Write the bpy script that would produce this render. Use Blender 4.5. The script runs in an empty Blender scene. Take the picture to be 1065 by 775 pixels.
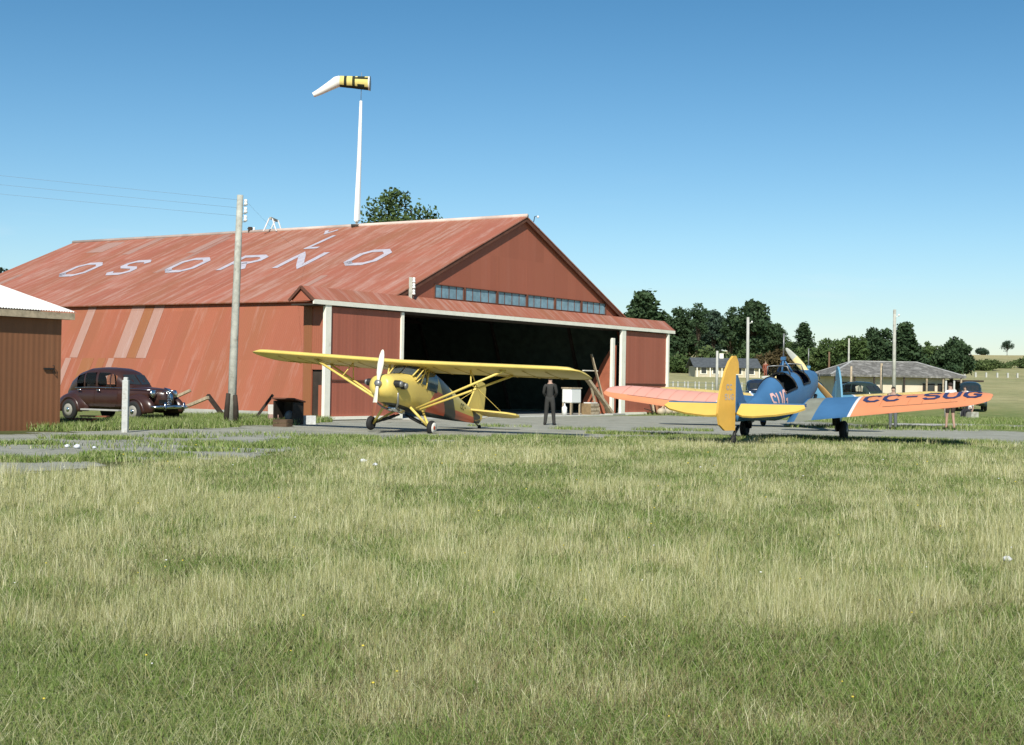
import bpy, bmesh, math, random
import numpy as np
from mathutils import Vector, Matrix
R = math.radians
random.seed(7)
rng = np.random.default_rng(7)
S = bpy.context.scene
COL = S.collection

# ------------------------------------------------------------------ camera
FPX, PW, PH, EYE = 1480.0, 1065, 775, 1.6
PITCH, ROLL = 10 / 1480.0, R(1.0)
fw = Vector((0, math.cos(PITCH), math.sin(PITCH)))
up0 = Vector((0, -math.sin(PITCH), math.cos(PITCH)))
rt0 = Vector((1, 0, 0))
rt = math.cos(ROLL) * rt0 + math.sin(ROLL) * up0
up = -math.sin(ROLL) * rt0 + math.cos(ROLL) * up0
cam = bpy.data.cameras.new('camera')
cam.sensor_width = 36
cam.sensor_fit = 'HORIZONTAL'
cam.lens = 36 * FPX / PW
cam.clip_end = 6000
cam.clip_start = 0.1
co = bpy.data.objects.new('camera', cam)
COL.objects.link(co)
co.matrix_world = Matrix(((rt.x, up.x, -fw.x, 0), (rt.y, up.y, -fw.y, 0), (rt.z, up.z, -fw.z, EYE), (0, 0, 0, 1)))
S.camera = co

# ------------------------------------------------------------------ sky, sun, exposure
SUN_EL, SUN_AZ = R(40), R(6)          # sun behind the camera, 6 degrees to its left
to_sun = Vector((-math.sin(SUN_AZ) * math.cos(SUN_EL), -math.cos(SUN_AZ) * math.cos(SUN_EL), math.sin(SUN_EL)))
W = bpy.data.worlds.new('World')
S.world = W
W.use_nodes = True
nt = W.node_tree
nt.nodes.clear()
wo = nt.nodes.new('ShaderNodeOutputWorld')
bg = nt.nodes.new('ShaderNodeBackground')
sky = nt.nodes.new('ShaderNodeTexSky')
sky.sky_type = 'NISHITA'
sky.sun_disc = False
sky.sun_elevation = SUN_EL
sky.sun_rotation = math.pi + SUN_AZ
sky.altitude = 100
sky.air_density = 1.0
sky.dust_density = 0.3
sky.ozone_density = 2.0
hsv = nt.nodes.new('ShaderNodeHueSaturation')
hsv.inputs['Saturation'].default_value = 1.15
hsv.inputs['Hue'].default_value = 0.49
# sky colour by height: deeper blue overhead, pale cyan at the horizon, a few faint wisps low down
tc = nt.nodes.new('ShaderNodeTexCoord')
sep = nt.nodes.new('ShaderNodeSeparateXYZ')
nt.links.new(tc.outputs['Generated'], sep.inputs[0])
cr = nt.nodes.new('ShaderNodeValToRGB')
nt.links.new(sep.outputs['Z'], cr.inputs[0])
els = cr.color_ramp.elements
els[0].position = 0.0
els[0].color = (0.67, 0.71, 0.79, 1)
els[1].position = 0.30
els[1].color = (0.34, 0.53, 0.635, 1)
e2 = els.new(0.10); e2.color = (0.60, 0.70, 0.785, 1)
mul = nt.nodes.new('ShaderNodeMix'); mul.data_type = 'RGBA'; mul.blend_type = 'MULTIPLY'
mul.inputs['Factor'].default_value = 1.0
nt.links.new(sky.outputs[0], hsv.inputs['Color'])
nt.links.new(hsv.outputs[0], mul.inputs['A'])
nt.links.new(cr.outputs[0], mul.inputs['B'])
wmap = nt.nodes.new('ShaderNodeMapping'); wmap.inputs['Scale'].default_value = (7, 7, 46)
wns = nt.nodes.new('ShaderNodeTexNoise'); wns.inputs['Scale'].default_value = 1.0; wns.inputs['Detail'].default_value = 6
nt.links.new(tc.outputs['Generated'], wmap.inputs[0]); nt.links.new(wmap.outputs[0], wns.inputs['Vector'])
wr = nt.nodes.new('ShaderNodeMapRange'); wr.inputs['From Min'].default_value = .60; wr.inputs['From Max'].default_value = .80; wr.inputs['To Max'].default_value = .22
nt.links.new(wns.outputs['Fac'], wr.inputs['Value'])
wb = nt.nodes.new('ShaderNodeValToRGB'); w_ = wb.color_ramp.elements
w_[0].position = .02; w_[0].color = (0, 0, 0, 1); w_[1].position = .15; w_[1].color = (0, 0, 0, 1); q_ = w_.new(.07); q_.color = (1, 1, 1, 1)
nt.links.new(sep.outputs['Z'], wb.inputs[0])
wm = nt.nodes.new('ShaderNodeMath'); wm.operation = 'MULTIPLY'; nt.links.new(wr.outputs[0], wm.inputs[0]); nt.links.new(wb.outputs[0], wm.inputs[1])
wmix = nt.nodes.new('ShaderNodeMix'); wmix.data_type = 'RGBA'; wmix.inputs['B'].default_value = (6.2, 6.4, 6.6, 1)
nt.links.new(wm.outputs[0], wmix.inputs['Factor']); nt.links.new(mul.outputs['Result'], wmix.inputs['A'])
nt.links.new(wmix.outputs['Result'], bg.inputs[0])
bg.inputs[1].default_value = 0.115
nt.links.new(bg.outputs[0], wo.inputs[0])
sl = bpy.data.lights.new('sun', 'SUN')
sl.energy = 4.4
sl.angle = R(0.5)
sl.color = (1.0, 0.95, 0.86)
so = bpy.data.objects.new('sun', sl)
COL.objects.link(so)
so.rotation_euler = to_sun.to_track_quat('Z', 'Y').to_euler()
S.view_settings.view_transform = 'Standard'
S.view_settings.look = 'None'
S.view_settings.exposure = 0.34
S.view_settings.gamma = 1.0
S.view_settings.use_curve_mapping = False
S.render.engine = 'CYCLES'
S.cycles.max_bounces = 6
S.cycles.transparent_max_bounces = 8

# ------------------------------------------------------------------ placing helpers
def ray(px, py):
    return fw + rt * ((px - PW / 2) / FPX) - up * ((py - PH / 2) / FPX)
def G(px, py, z=0.0):
    r = ray(px, py); t = (z - EYE) / r.z
    return Vector((r.x * t, r.y * t, z))
def AT(px, py, Y):
    r = ray(px, py); t = Y / r.y
    return Vector((r.x * t, Y, EYE + r.z * t))
GY = [-50, 80, 100, 120, 150, 180, 250, 320, 420, 700, 5000]
GZ = [0, 0, 0.45, 1.2, 2.4, 3.3, 6.3, 9.6, 11.5, 12, 12]
def gz(y):
    return float(np.interp(y, GY, GZ))
def ONG(px, d):
    """a point on the terrain at distance d seen in the direction of column px"""
    p = AT(px, 400, d); return Vector((p.x, d, gz(d)))

# ------------------------------------------------------------------ object helpers
def tag(o, label=None, cat=None, group=None, kind=None):
    if label: o['label'] = label
    if cat: o['category'] = cat
    if group: o['group'] = group
    if kind: o['kind'] = kind
    return o
def thing(name, label, cat, loc=(0, 0, 0), rz=0.0, group=None):
    o = bpy.data.objects.new(name, None)
    COL.objects.link(o)
    o.location = loc; o.rotation_euler = (0, 0, rz)
    o.empty_display_size = 0.2
    return tag(o, label, cat, group)
def kids(o):
    return [c for c in bpy.data.objects if c.parent == o]
def dup(o, parent=None):
    c = o.copy(); COL.objects.link(c)
    if parent is not None: c.parent = parent
    for ch in kids(o):
        dup(ch, c)
    return c

class MB:
    def __init__(s, xf=None):
        s.v = []; s.f = []; s.m = []; s.s = []; s.uv = []; s.xf = xf
    def add(s, vs, fs, mi=0, sm=False, uvs=None):
        b = len(s.v)
        s.v += [tuple(p) for p in vs]
        s.uv += [tuple(q) for q in uvs] if uvs else [(0.0, 0.0)] * len(vs)
        for k, f in enumerate(fs):
            s.f.append([b + i for i in f]); s.m.append(mi[k] if isinstance(mi, list) else mi); s.s.append(sm)
    def box(s, c, d, mi=0, rot=None):
        M = rot if rot is not None else Matrix.Identity(3)
        c = Vector(c); vs = []
        for z in (-1, 1):
            for y in (-1, 1):
                for x in (-1, 1):
                    vs.append(c + M @ Vector((x * d[0] / 2, y * d[1] / 2, z * d[2] / 2)))
        s.add(vs, [(0, 2, 3, 1), (4, 5, 7, 6), (0, 1, 5, 4), (2, 6, 7, 3), (0, 4, 6, 2), (1, 3, 7, 5)], mi)
    def beam(s, a, b, w, h, mi=0, upv=(0, 0, 1)):
        a = Vector(a); b = Vector(b); d = (b - a); L = d.length; d.normalize()
        u = Vector(upv); x = d.cross(u)
        if x.length < 1e-4: x = d.cross(Vector((1, 0, 0)))
        x.normalize(); y = x.cross(d).normalized()
        M = Matrix((x, d, y)).transposed()
        s.box((a + b) / 2, (w, L, h), mi, M)
    def loft(s, rings, mi=0, sm=True, cap0=True, cap1=True, closed=True, skip=None, uvs=None):
        n = len(rings[0]); vs = [p for r in rings for p in r]; fs = []; ms = []
        for i in range(len(rings) - 1):
            for j in range(n if closed else n - 1):
                if skip and skip(i, j): continue
                k = (j + 1) % n
                fs.append((i * n + j, i * n + k, (i + 1) * n + k, (i + 1) * n + j))
                ms.append(mi(i, j) if callable(mi) else mi)
        if cap0: fs.append(tuple(range(n - 1, -1, -1))); ms.append(mi(0, 0) if callable(mi) else mi)
        if cap1: fs.append(tuple((len(rings) - 1) * n + j for j in range(n))); ms.append(mi(len(rings) - 2, 0) if callable(mi) else mi)
        s.add(vs, fs, ms, sm, uvs)
    def tube(s, pts, r, n=8, mi=0, sm=True, cap=True):
        pts = [Vector(p) for p in pts]; rings = []
        for i, p in enumerate(pts):
            d = (pts[min(i + 1, len(pts) - 1)] - pts[max(i - 1, 0)]).normalized()
            x = d.cross(Vector((0, 0, 1)))
            if x.length < 0.05: x = d.cross(Vector((1, 0, 0)))
            x.normalize(); y = d.cross(x)
            rr = r[i] if isinstance(r, (list, tuple)) else r
            rings.append([p + x * math.cos(2 * math.pi * k / n) * rr + y * math.sin(2 * math.pi * k / n) * rr for k in range(n)])
        s.loft(rings, mi, sm, cap, cap)
    def lathe(s, prof, c, ax='z', n=20, mi=0, sm=True):
        """prof = [(radius, distance along the axis)]"""
        rings = []
        for r, h in prof:
            ring = []
            for k in range(n):
                a = 2 * math.pi * k / n; p, q = r * math.cos(a), r * math.sin(a)
                ring.append(Vector(c) + {'z': Vector((p, q, h)), 'y': Vector((q, h, p)), 'x': Vector((h, p, q))}[ax])
            rings.append(ring)
        s.loft(rings, mi, sm)
    def prism(s, pts, off, mi=0):
        off = Vector(off); a = [Vector(p) - off / 2 for p in pts]; b = [Vector(p) + off / 2 for p in pts]
        s.loft([a, b], mi, False)
    def quad(s, pts, mi=0, uvs=None):
        s.add(pts, [tuple(range(len(pts)))], mi, False, uvs)
    def ellipsoid(s, c, r, mi=0, n=16, m=10, zmin=None):
        rings = []
        for i in range(m + 1):
            a = math.pi * i / m; z = -math.cos(a); q = max(math.sin(a), 0.02)
            ring = []
            for k in range(n):
                b = 2 * math.pi * k / n
                p = Vector((c[0] + r[0] * q * math.cos(b), c[1] + r[1] * q * math.sin(b), c[2] + r[2] * z))
                if zmin is not None: p.z = max(p.z, zmin)
                ring.append(p)
            rings.append(ring)
        s.loft(rings, mi)
    def build(s, name, mats, parent=None, recalc=True, bevel=0.0):
        me = bpy.data.meshes.new(name)
        vs = [tuple(s.xf(Vector(p))) for p in s.v] if s.xf else s.v
        me.from_pydata(vs, [], s.f)
        if not isinstance(mats, (list, tuple)): mats = [mats]
        for m in mats: me.materials.append(m)
        me.polygons.foreach_set('material_index', s.m)
        me.polygons.foreach_set('use_smooth', s.s)
        ul = me.uv_layers.new(name='UVMap')
        li = np.empty(len(me.loops), np.int32); me.loops.foreach_get('vertex_index', li)
        ul.data.foreach_set('uv', np.array(s.uv, np.float32)[li].ravel())
        if recalc:
            bm = bmesh.new(); bm.from_mesh(me); bmesh.ops.recalc_face_normals(bm, faces=bm.faces); bm.to_mesh(me); bm.free()
        me.update()
        o = bpy.data.objects.new(name, me); COL.objects.link(o)
        if parent is not None: o.parent = parent
        if bevel:
            b = o.modifiers.new('edge', 'BEVEL'); b.width = bevel; b.segments = 2; b.limit_method = 'ANGLE'
        return o

# lettering from strokes: every letter is a few polylines in a unit box
GLY = {
 'C': [[(.95, .78), (.75, .97), (.35, .97), (.07, .72), (.07, .28), (.35, .03), (.75, .03), (.95, .22)]],
 'S': [[(.93, .80), (.75, .97), (.28, .97), (.08, .82), (.08, .66), (.25, .53), (.75, .47), (.92, .34), (.92, .18), (.72, .03), (.25, .03), (.07, .20)]],
 'U': [[(.08, 1), (.08, .25), (.30, .03), (.70, .03), (.92, .25), (.92, 1)]],
 'G': [[(.93, .78), (.73, .97), (.33, .97), (.07, .72), (.07, .28), (.33, .03), (.73, .03), (.93, .22), (.93, .46), (.55, .46)]],
 'O': [[(.30, .05), (.08, .25), (.08, .75), (.30, .95), (.70, .95), (.92, .75), (.92, .25), (.70, .05), (.30, .05), (.08, .25)]],
 'R': [[(.08, 0), (.08, .96), (.70, .96), (.92, .82), (.92, .62), (.70, .48), (.10, .48)], [(.50, .48), (.92, 0)]],
 'N': [[(.08, 0), (.08, 1), (.92, 0), (.92, 1)]],
 '-': [[(.15, .5), (.85, .5)]],
 'L': [[(.30, 1), (.12, .05), (.75, .05)]],
 'V': [[(.1, .9), (.5, .1), (.9, .9)]],
}
def letter(mb, ch, x, y, w, h, lw, fmap, mi=0, step=0.12):
    for pl in GLY[ch]:
        P = [Vector((x + a * w, y + b * h)) for a, b in pl]
        Q = [P[0]]
        for a, b in zip(P, P[1:]):
            n = max(1, int((b - a).length / step))
            Q += [a + (b - a) * (k / n) for k in range(1, n + 1)]
        Lf = []; Rt = []
        for i, p in enumerate(Q):
            d1 = (Q[i] - Q[i - 1]).normalized() if i else (Q[1] - Q[0]).normalized()
            d2 = (Q[i + 1] - Q[i]).normalized() if i < len(Q) - 1 else d1
            d = d1 + d2
            d = d.normalized() if d.length > 1e-3 else d1
            nrm = Vector((-d.y, d.x)); c = max(0.55, nrm.dot(Vector((-d1.y, d1.x))))
            Lf.append(p + nrm * lw / 2 / c); Rt.append(p - nrm * lw / 2 / c)
        n = len(Q)
        mb.add([fmap(p.x, p.y) for p in Lf] + [fmap(p.x, p.y) for p in Rt], [(i, i + 1, n + i + 1, n + i) for i in range(n - 1)], mi)
def word(mb, txt, x, y, w, h, lw, gap, fmap, mi=0, step=0.12):
    for ch in txt:
        letter(mb, ch, x, y, w, h, lw, fmap, mi, step); x += w + gap

# ------------------------------------------------------------------ materials
class NT:
    def __init__(s, name):
        s.m = bpy.data.materials.new(name); s.m.use_nodes = True; s.t = s.m.node_tree
        s.b = s.t.nodes['Principled BSDF']
    def n(s, k, **kw):
        q = s.t.nodes.new('ShaderNode' + k)
        for a, b in kw.items(): setattr(q, a, b)
        return q
    def l(s, a, b): s.t.links.new(a, b)
    def val(s, x, sock):
        if hasattr(x, 'links') or hasattr(x, 'is_output'): s.l(x, sock)
        else: sock.default_value = x
    def math(s, op, a, b=0.0, c=None):
        q = s.n('Math', operation=op); s.val(a, q.inputs[0]); s.val(b, q.inputs[1])
        if c is not None: s.val(c, q.inputs[2])
        return q.outputs[0]
    def mix(s, f, a, b, mode='MIX'):
        q = s.n('Mix', data_type='RGBA', blend_type=mode)
        s.val(f, q.inputs['Factor'])
        for x, k in ((a, 'A'), (b, 'B')):
            if isinstance(x, tuple): q.inputs[k].default_value = (*x, 1) if len(x) == 3 else x
            else: s.l(x, q.inputs[k])
        return q.outputs['Result']
    def noise(s, vec, scale, detail=4, rough=.55):
        q = s.n('TexNoise'); q.inputs['Scale'].default_value = scale; q.inputs['Detail'].default_value = detail
        q.inputs['Roughness'].default_value = rough
        if vec is not None: s.l(vec, q.inputs['Vector'])
        return q.outputs['Fac']
    def ramp(s, f, lo, hi):
        q = s.n('MapRange'); q.clamp = True; s.l(f, q.inputs['Value']); q.inputs['From Min'].default_value = lo; q.inputs['From Max'].default_value = hi
        return q.outputs['Result']
    def bump(s, h, st, dist=0.02):
        q = s.n('Bump'); q.inputs['Strength'].default_value = st; q.inputs['Distance'].default_value = dist
        s.l(h, q.inputs['Height']); s.l(q.outputs[0], s.b.inputs['Normal'])
    def scaled(s, vec, sc):
        q = s.n('Mapping'); s.l(vec, q.inputs['Vector']); q.inputs['Scale'].default_value = sc; return q.outputs[0]
    def objc(s): return s.n('TexCoord').outputs['Object']
    def uv(s): return s.n('TexCoord').outputs['UV']
MATS = {}
def mat(name, col, rough=.7, metal=0.0, var=.18, scale=2.5, bump=0.0, bscale=25, spec=.3, dirt=None, dscale=1.2, dlo=.55, dhi=.75):
    if name in MATS: return MATS[name]
    k = NT(name); v = k.objc()
    a = tuple(c * (1 - var) for c in col); b = tuple(min(1, c * (1 + var)) for c in col)
    c = k.mix(k.ramp(k.noise(v, scale), .3, .7), a, b)
    if dirt: c = k.mix(k.ramp(k.noise(v, dscale, 6, .65), dlo, dhi), c, dirt)
    k.l(c, k.b.inputs['Base Color'])
    k.b.inputs['Roughness'].default_value = rough; k.b.inputs['Metallic'].default_value = metal
    k.b.inputs['Specular IOR Level'].default_value = spec
    if bump: k.bump(k.noise(v, bscale), bump)
    MATS[name] = k.m
    return k.m
def sheet_mat(name, base, pale, rust, pale_amt=.5, rust_amt=.5, pitch=.11, sheet=(.76, 2.45), bump=.5, wear=0.0):
    """corrugated painted iron; uv in metres, v runs along the corrugations"""
    k = NT(name); uv = k.uv(); sp = k.n('SeparateXYZ'); k.l(uv, sp.inputs[0]); U, V = sp.outputs['X'], sp.outputs['Y']
    fu = k.math('FLOOR', k.math('DIVIDE', U, sheet[0])); fv = k.math('FLOOR', k.math('DIVIDE', V, sheet[1]))
    cb = k.n('CombineXYZ'); k.l(fu, cb.inputs[0]); k.l(fv, cb.inputs[1])
    wn = k.n('TexWhiteNoise', noise_dimensions='2D'); k.l(cb.outputs[0], wn.inputs['Vector']); rnd = wn.outputs['Value']
    c = k.mix(rnd, tuple(x * .93 for x in base), tuple(x * 1.06 for x in base))
    big = k.noise(k.scaled(uv, (.5, .16, 1)), 1.0, 5, .6)
    c = k.mix(k.math('MULTIPLY', k.ramp(big, .42, .72), rust_amt), c, rust)
    st = k.noise(k.scaled(uv, (2.6, .28, 1)), 1.0, 6, .68)
    st2 = k.noise(k.scaled(uv, (14, 1.6, 1)), 1.0, 4, .7)
    f = k.math('ADD', k.math('MULTIPLY', st, .75), k.math('MULTIPLY', st2, .25))
    f = k.math('ADD', f, k.math('MULTIPLY', rnd, .06))
    c = k.mix(k.math('MULTIPLY', k.ramp(f, .56 - wear, .70 - wear * .6), pale_amt), c, pale)
    sp2 = k.noise(k.scaled(uv, (22, 14, 1)), 1.0, 2, .5)
    c = k.mix(k.math('MULTIPLY', k.ramp(sp2, .68, .76), pale_amt * .7), c, pale)
    k.l(c, k.b.inputs['Base Color'])
    # lap lines of the sheets and the corrugations
    fr = k.math('FRACT', k.math('DIVIDE', V, sheet[1])); lap = k.math('LESS_THAN', fr, .012)
    co_ = k.math('SINE', k.math('MULTIPLY', U, 2 * math.pi / pitch))
    k.bump(k.math('SUBTRACT', co_, k.math('MULTIPLY', lap, 1.5)), bump, .012)
    k.b.inputs['Roughness'].default_value = .62; k.b.inputs['Specular IOR Level'].default_value = .25
    MATS[name] = k.m
    return k.m
RED = (.36, .115, .068)
M_roof = sheet_mat('red_iron_roof', (.375, .130, .080), (.48, .31, .255), (.28, .13, .06), .68, .55, bump=.25, wear=.05)
M_wall = sheet_mat('red_iron_wall', (.34, .112, .064), (.43, .25, .20), (.26, .115, .05), .42, .5, bump=.16)
M_gable = sheet_mat('red_iron_gable', (.37, .12, .072), (.40, .17, .12), (.33, .12, .065), .25, .3, bump=.12)
M_door = sheet_mat('red_door_boards', (.38, .12, .075), (.40, .18, .13), (.31, .12, .075), .22, .4, .22, (.22, 6), .10)
M_pale = sheet_mat('bare_pale_iron', (.37, .22, .175), (.46, .34, .31), (.33, .13, .085), .7, .8, bump=.15)
M_tan = sheet_mat('rusty_tan_iron', (.285, .115, .05), (.38, .22, .14), (.29, .10, .055), .4, .7, bump=.15)
M_letter = mat('roof_letter_paint', (.47, .445, .49), .7, var=.12, scale=3, dirt=(.43, .34, .34), dscale=2.2, dlo=.56, dhi=.74)
M_white = mat('white_trim_paint', (.86, .83, .70), .55, var=.06, dirt=(.55, .48, .38), dscale=3, dlo=.6, dhi=.8)
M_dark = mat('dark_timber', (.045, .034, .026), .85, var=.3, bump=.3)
M_soffit = mat('dark_red_timber', (.13, .055, .035), .8, var=.2)
M_glass = mat('dusty_window_glass', (.19, .31, .37), .25, var=.25, scale=3, spec=.5, dirt=(.30, .40, .42), dscale=2.5)
M_conc = mat('concrete', (.42, .42, .38), .9, var=.15, scale=1.5, bump=.2, dirt=(.25, .24, .21))
M_inner = mat('shaded_inside_iron', (.05, .075, .058), .85, var=.3)  # interior shade put into the colour of the back wall and linings
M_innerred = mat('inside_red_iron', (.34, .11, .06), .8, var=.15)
M_wood = mat('weathered_wood', (.42, .34, .23), .85, var=.25, scale=6, bump=.4, dirt=(.2, .15, .1), dscale=4)
M_greywood = mat('grey_pole_wood', (.42, .42, .36), .9, var=.2, scale=5, bump=.4, dirt=(.22, .2, .16), dscale=3)
M_porcelain = mat('white_porcelain', (.80, .80, .76), .25, var=.03)
def glass(name, clear):
    if name in MATS: return MATS[name]
    k = NT(name); tr_ = k.n('BsdfTransparent'); tr_.inputs[0].default_value = (.86, .92, .92, 1); mx = k.n('MixShader'); mx.inputs[0].default_value = clear
    k.b.inputs['Base Color'].default_value = (.05, .06, .065, 1); k.b.inputs['Roughness'].default_value = .06
    k.l(k.b.outputs[0], mx.inputs[1]); k.l(tr_.outputs[0], mx.inputs[2]); k.l(mx.outputs[0], k.t.nodes['Material Output'].inputs['Surface'])
    MATS[name] = k.m; return k.m
M_steel = mat('grey_steel', (.30, .30, .29), .45, .6, var=.15)
M_wire = mat('wire_black', (.20, .24, .28), .6, var=.05)
M_rubber = mat('tyre_rubber', (.022, .022, .022), .8, var=.2)
M_black = mat('black_paint', (.02, .02, .02), .5, var=.1)
M_chrome = mat('chrome', (.75, .75, .75), .16, 1.0, var=.05)

# ------------------------------------------------------------------ ground, apron, paths
def ground():
    ys = list(np.arange(-20, 80, 5)) + list(np.arange(80, 200, 6)) + list(np.arange(200, 450, 10)) + [500, 600, 800, 1200, 2000, 3500]
    xs = np.concatenate([np.arange(-60, 141, 4), [200, 300, 500, 900, 1600]]); xs = np.concatenate([[-1600, -900, -500, -300, -200, -120, -80], xs])
    vs = []; fs = []
    for y in ys:
        for x in xs:
            z = gz(y)
            if y > 90: z += .5 * min(1, (y - 90) / 150) * math.sin(x * .045 + y * .013) + .35 * min(1, (y - 90) / 200) * math.sin(x * .11 - y * .02)
            vs.append((x, y, z))
    n = len(xs)
    for i in range(len(ys) - 1):
        for j in range(n - 1):
            fs.append((i * n + j, i * n + j + 1, (i + 1) * n + j + 1, (i + 1) * n + j))
    k = NT('meadow_soil'); v = k.objc()
    n1 = k.noise(v, .12, 5, .6); n2 = k.noise(v, 1.3, 5, .6); n3 = k.noise(v, 18, 4, .65)
    c = k.mix(k.ramp(n2, .35, .65), (.060, .085, .022), (.115, .115, .045))
    c = k.mix(k.math('MULTIPLY', k.ramp(n3, .45, .7), .6), c, (.17, .15, .075))
    sp = k.n('SeparateXYZ'); k.l(v, sp.inputs[0])
    far = k.ramp(sp.outputs['Y'], 85, 112); lawn = k.ramp(sp.outputs['Y'], 43, 54)
    c = k.mix(lawn, c, k.mix(k.ramp(n2, .35, .65), (.13, .19, .055), (.24, .25, .10)))
    fc = k.mix(k.ramp(n1, .40, .60), (.40, .365, .19), (.31, .305, .145))
    fc = k.mix(k.math('MULTIPLY', k.ramp(k.noise(v, .6, 5, .6), .5, .7), .5), fc, (.10, .11, .04))
    c = k.mix(far, c, fc)
    top = k.ramp(sp.outputs['Y'], 265, 305)
    c = k.mix(top, c, k.mix(k.ramp(n1, .4, .6), (.44, .38, .19), (.37, .33, .16)))
    k.l(c, k.b.inputs['Base Color']); k.b.inputs['Roughness'].default_value = .95; k.b.inputs['Specular IOR Level'].default_value = .1
    k.bump(k.noise(v, 7, 6, .7), .5, .1)
    m = MB(); m.add(vs, fs, 0, True)
    tag(m.build('ground', k.m, recalc=False), 'grassy airfield ground rising to a low hill', 'ground', kind='structure')
ground()

NEAR = [(-300, 500), (-140, 503), (-60, 500), (0, 496), (55, 493), (95, 486), (140, 480), (200, 478), (262, 477), (290, 471), (330, 464), (420, 461), (500, 459), (560, 455), (615, 456), (690, 459), (760, 457), (860, 457.5), (930, 459), (1010, 462), (1150, 466), (1600, 474)]
FAR = [(1600, 457), (1150, 450), (1060, 449), (1000, 447), (960, 445.5), (900, 442), (850, 438.5), (800, 436), (720, 433), (694, 432.5), (645, 432.8), (500, 434.5), (420, 436.2), (339, 437.6), (325, 440), (250, 443.5), (150, 447), (65, 449), (0, 452.5), (-60, 456), (-140, 460), (-300, 458)]
def jag(poly, amp, seed):
    r = random.Random(seed); out = []
    for (a, b) in zip(poly, poly[1:]):
        n = max(2, int(abs(b[0] - a[0]) / 7))
        for k in range(n):
            t = k / n
            out.append((a[0] + (b[0] - a[0]) * t, a[1] + (b[1] - a[1]) * t + r.uniform(-amp, amp)))
    out.append(poly[-1]); return out
def gravel_mat():
    k = NT('gravel'); v = k.objc()
    c = k.mix(k.ramp(k.noise(v, .9, 6, .65), .35, .68), (.33, .335, .28), (.47, .47, .395))
    c = k.mix(k.ramp(k.noise(v, 40, 3, .7), .35, .7), k.mix(1.0, c, (.72, .72, .70), 'MULTIPLY'), c)
    c = k.mix(k.math('MULTIPLY', k.ramp(k.noise(k.scaled(v, (1, 2.2, 1)), .55, 7, .72), .60, .68), .75), c, (.085, .105, .04))
    k.l(c, k.b.inputs['Base Color']); k.b.inputs['Roughness'].default_value = .95; k.b.inputs['Specular IOR Level'].default_value = .1
    k.bump(k.noise(v, 25, 5, .7), .6, .04)
    at_ = k.n('Attribute'); at_.attribute_name = 'cover'
    nz = k.math('ADD', k.math('MULTIPLY', k.noise(k.scaled(v, (.7, 1, 1)), .55, 6, .62), 1.0), k.math('MULTIPLY', k.noise(v, 5, 4, .7), .25))
    a_ = k.math('GREATER_THAN', k.math('ADD', at_.outputs['Fac'], k.math('MULTIPLY', k.math('SUBTRACT', nz, .625), 2.6)), .5)
    k.l(a_, k.b.inputs['Alpha'])
    return k.m
M_gravel = gravel_mat()
def flat(name, pts, z, m, label, cat):
    b = bmesh.new(); vs = [b.verts.new((p.x, p.y, z)) for p in pts]; f = b.faces.new(vs)
    bmesh.ops.triangulate(b, faces=[f]); bmesh.ops.recalc_face_normals(b, faces=b.faces)
    me = bpy.data.meshes.new(name); b.to_mesh(me); b.free(); me.materials.append(m)
    if me.polygons and me.polygons[0].normal.z < 0: me.flip_normals()
    o = bpy.data.objects.new(name, me); COL.objects.link(o)
    return tag(o, label, cat, kind='structure')
def apron():
    nx = np.array([p[0] for p in NEAR]); ny = np.array([p[1] for p in NEAR]); fx = np.array([p[0] for p in FAR])[::-1]; fy = np.array([p[1] for p in FAR])[::-1]
    rows = [(-.10, 0), (.02, .60), (.10, .90), (.22, 1), (.5, 1), (.8, 1), (.93, .75), (1.0, .45), (1.06, 0)]
    cols = np.arange(-260, 1560, 10); vs = []; ed = []
    for f_, e in rows:
        for x in cols:
            a_ = G(x, float(np.interp(x, nx, ny))); b_ = G(x, float(np.interp(x, fx, fy))); d0, d1 = a_.length, b_.length
            d = d0 + (d1 - d0) * f_; p = a_.normalized() * d; inside = 330 < x < 700 and f_ >= .9
            if inside: p = a_.normalized() * (d0 + (d1 - d0) * min(f_, 1.0)); e2_ = 1
            else: e2_ = e
            vs.append((p.x, p.y, .006)); ed.append(e2_)
    n = len(cols); fs = [(i * n + j, i * n + j + 1, (i + 1) * n + j + 1, (i + 1) * n + j) for i in range(len(rows) - 1) for j in range(n - 1)]
    me = bpy.data.meshes.new('apron'); me.from_pydata(vs, [], fs); me.update()
    at_ = me.attributes.new('cover', 'FLOAT', 'POINT'); at_.data.foreach_set('value', ed); me.materials.append(M_gravel)
    o = bpy.data.objects.new('apron', me); COL.objects.link(o); tag(o, 'grey gravel apron in front of the red hangar', 'apron', kind='structure')
apron()
M_path = mat('pale_path_dirt', (.44, .43, .37), .95, var=.15, scale=1, bump=.3)
flat('path', [G(*p) for p in jag([(925, 442.5), (985, 443), (1040, 444), (1120, 446)], .3, 8)] + [G(*p) for p in jag([(1120, 444.6), (1040, 442.2), (985, 441.0), (925, 440.6)], .3, 9)], .012, M_path, 'pale dirt path across the grass', 'path')

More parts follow.
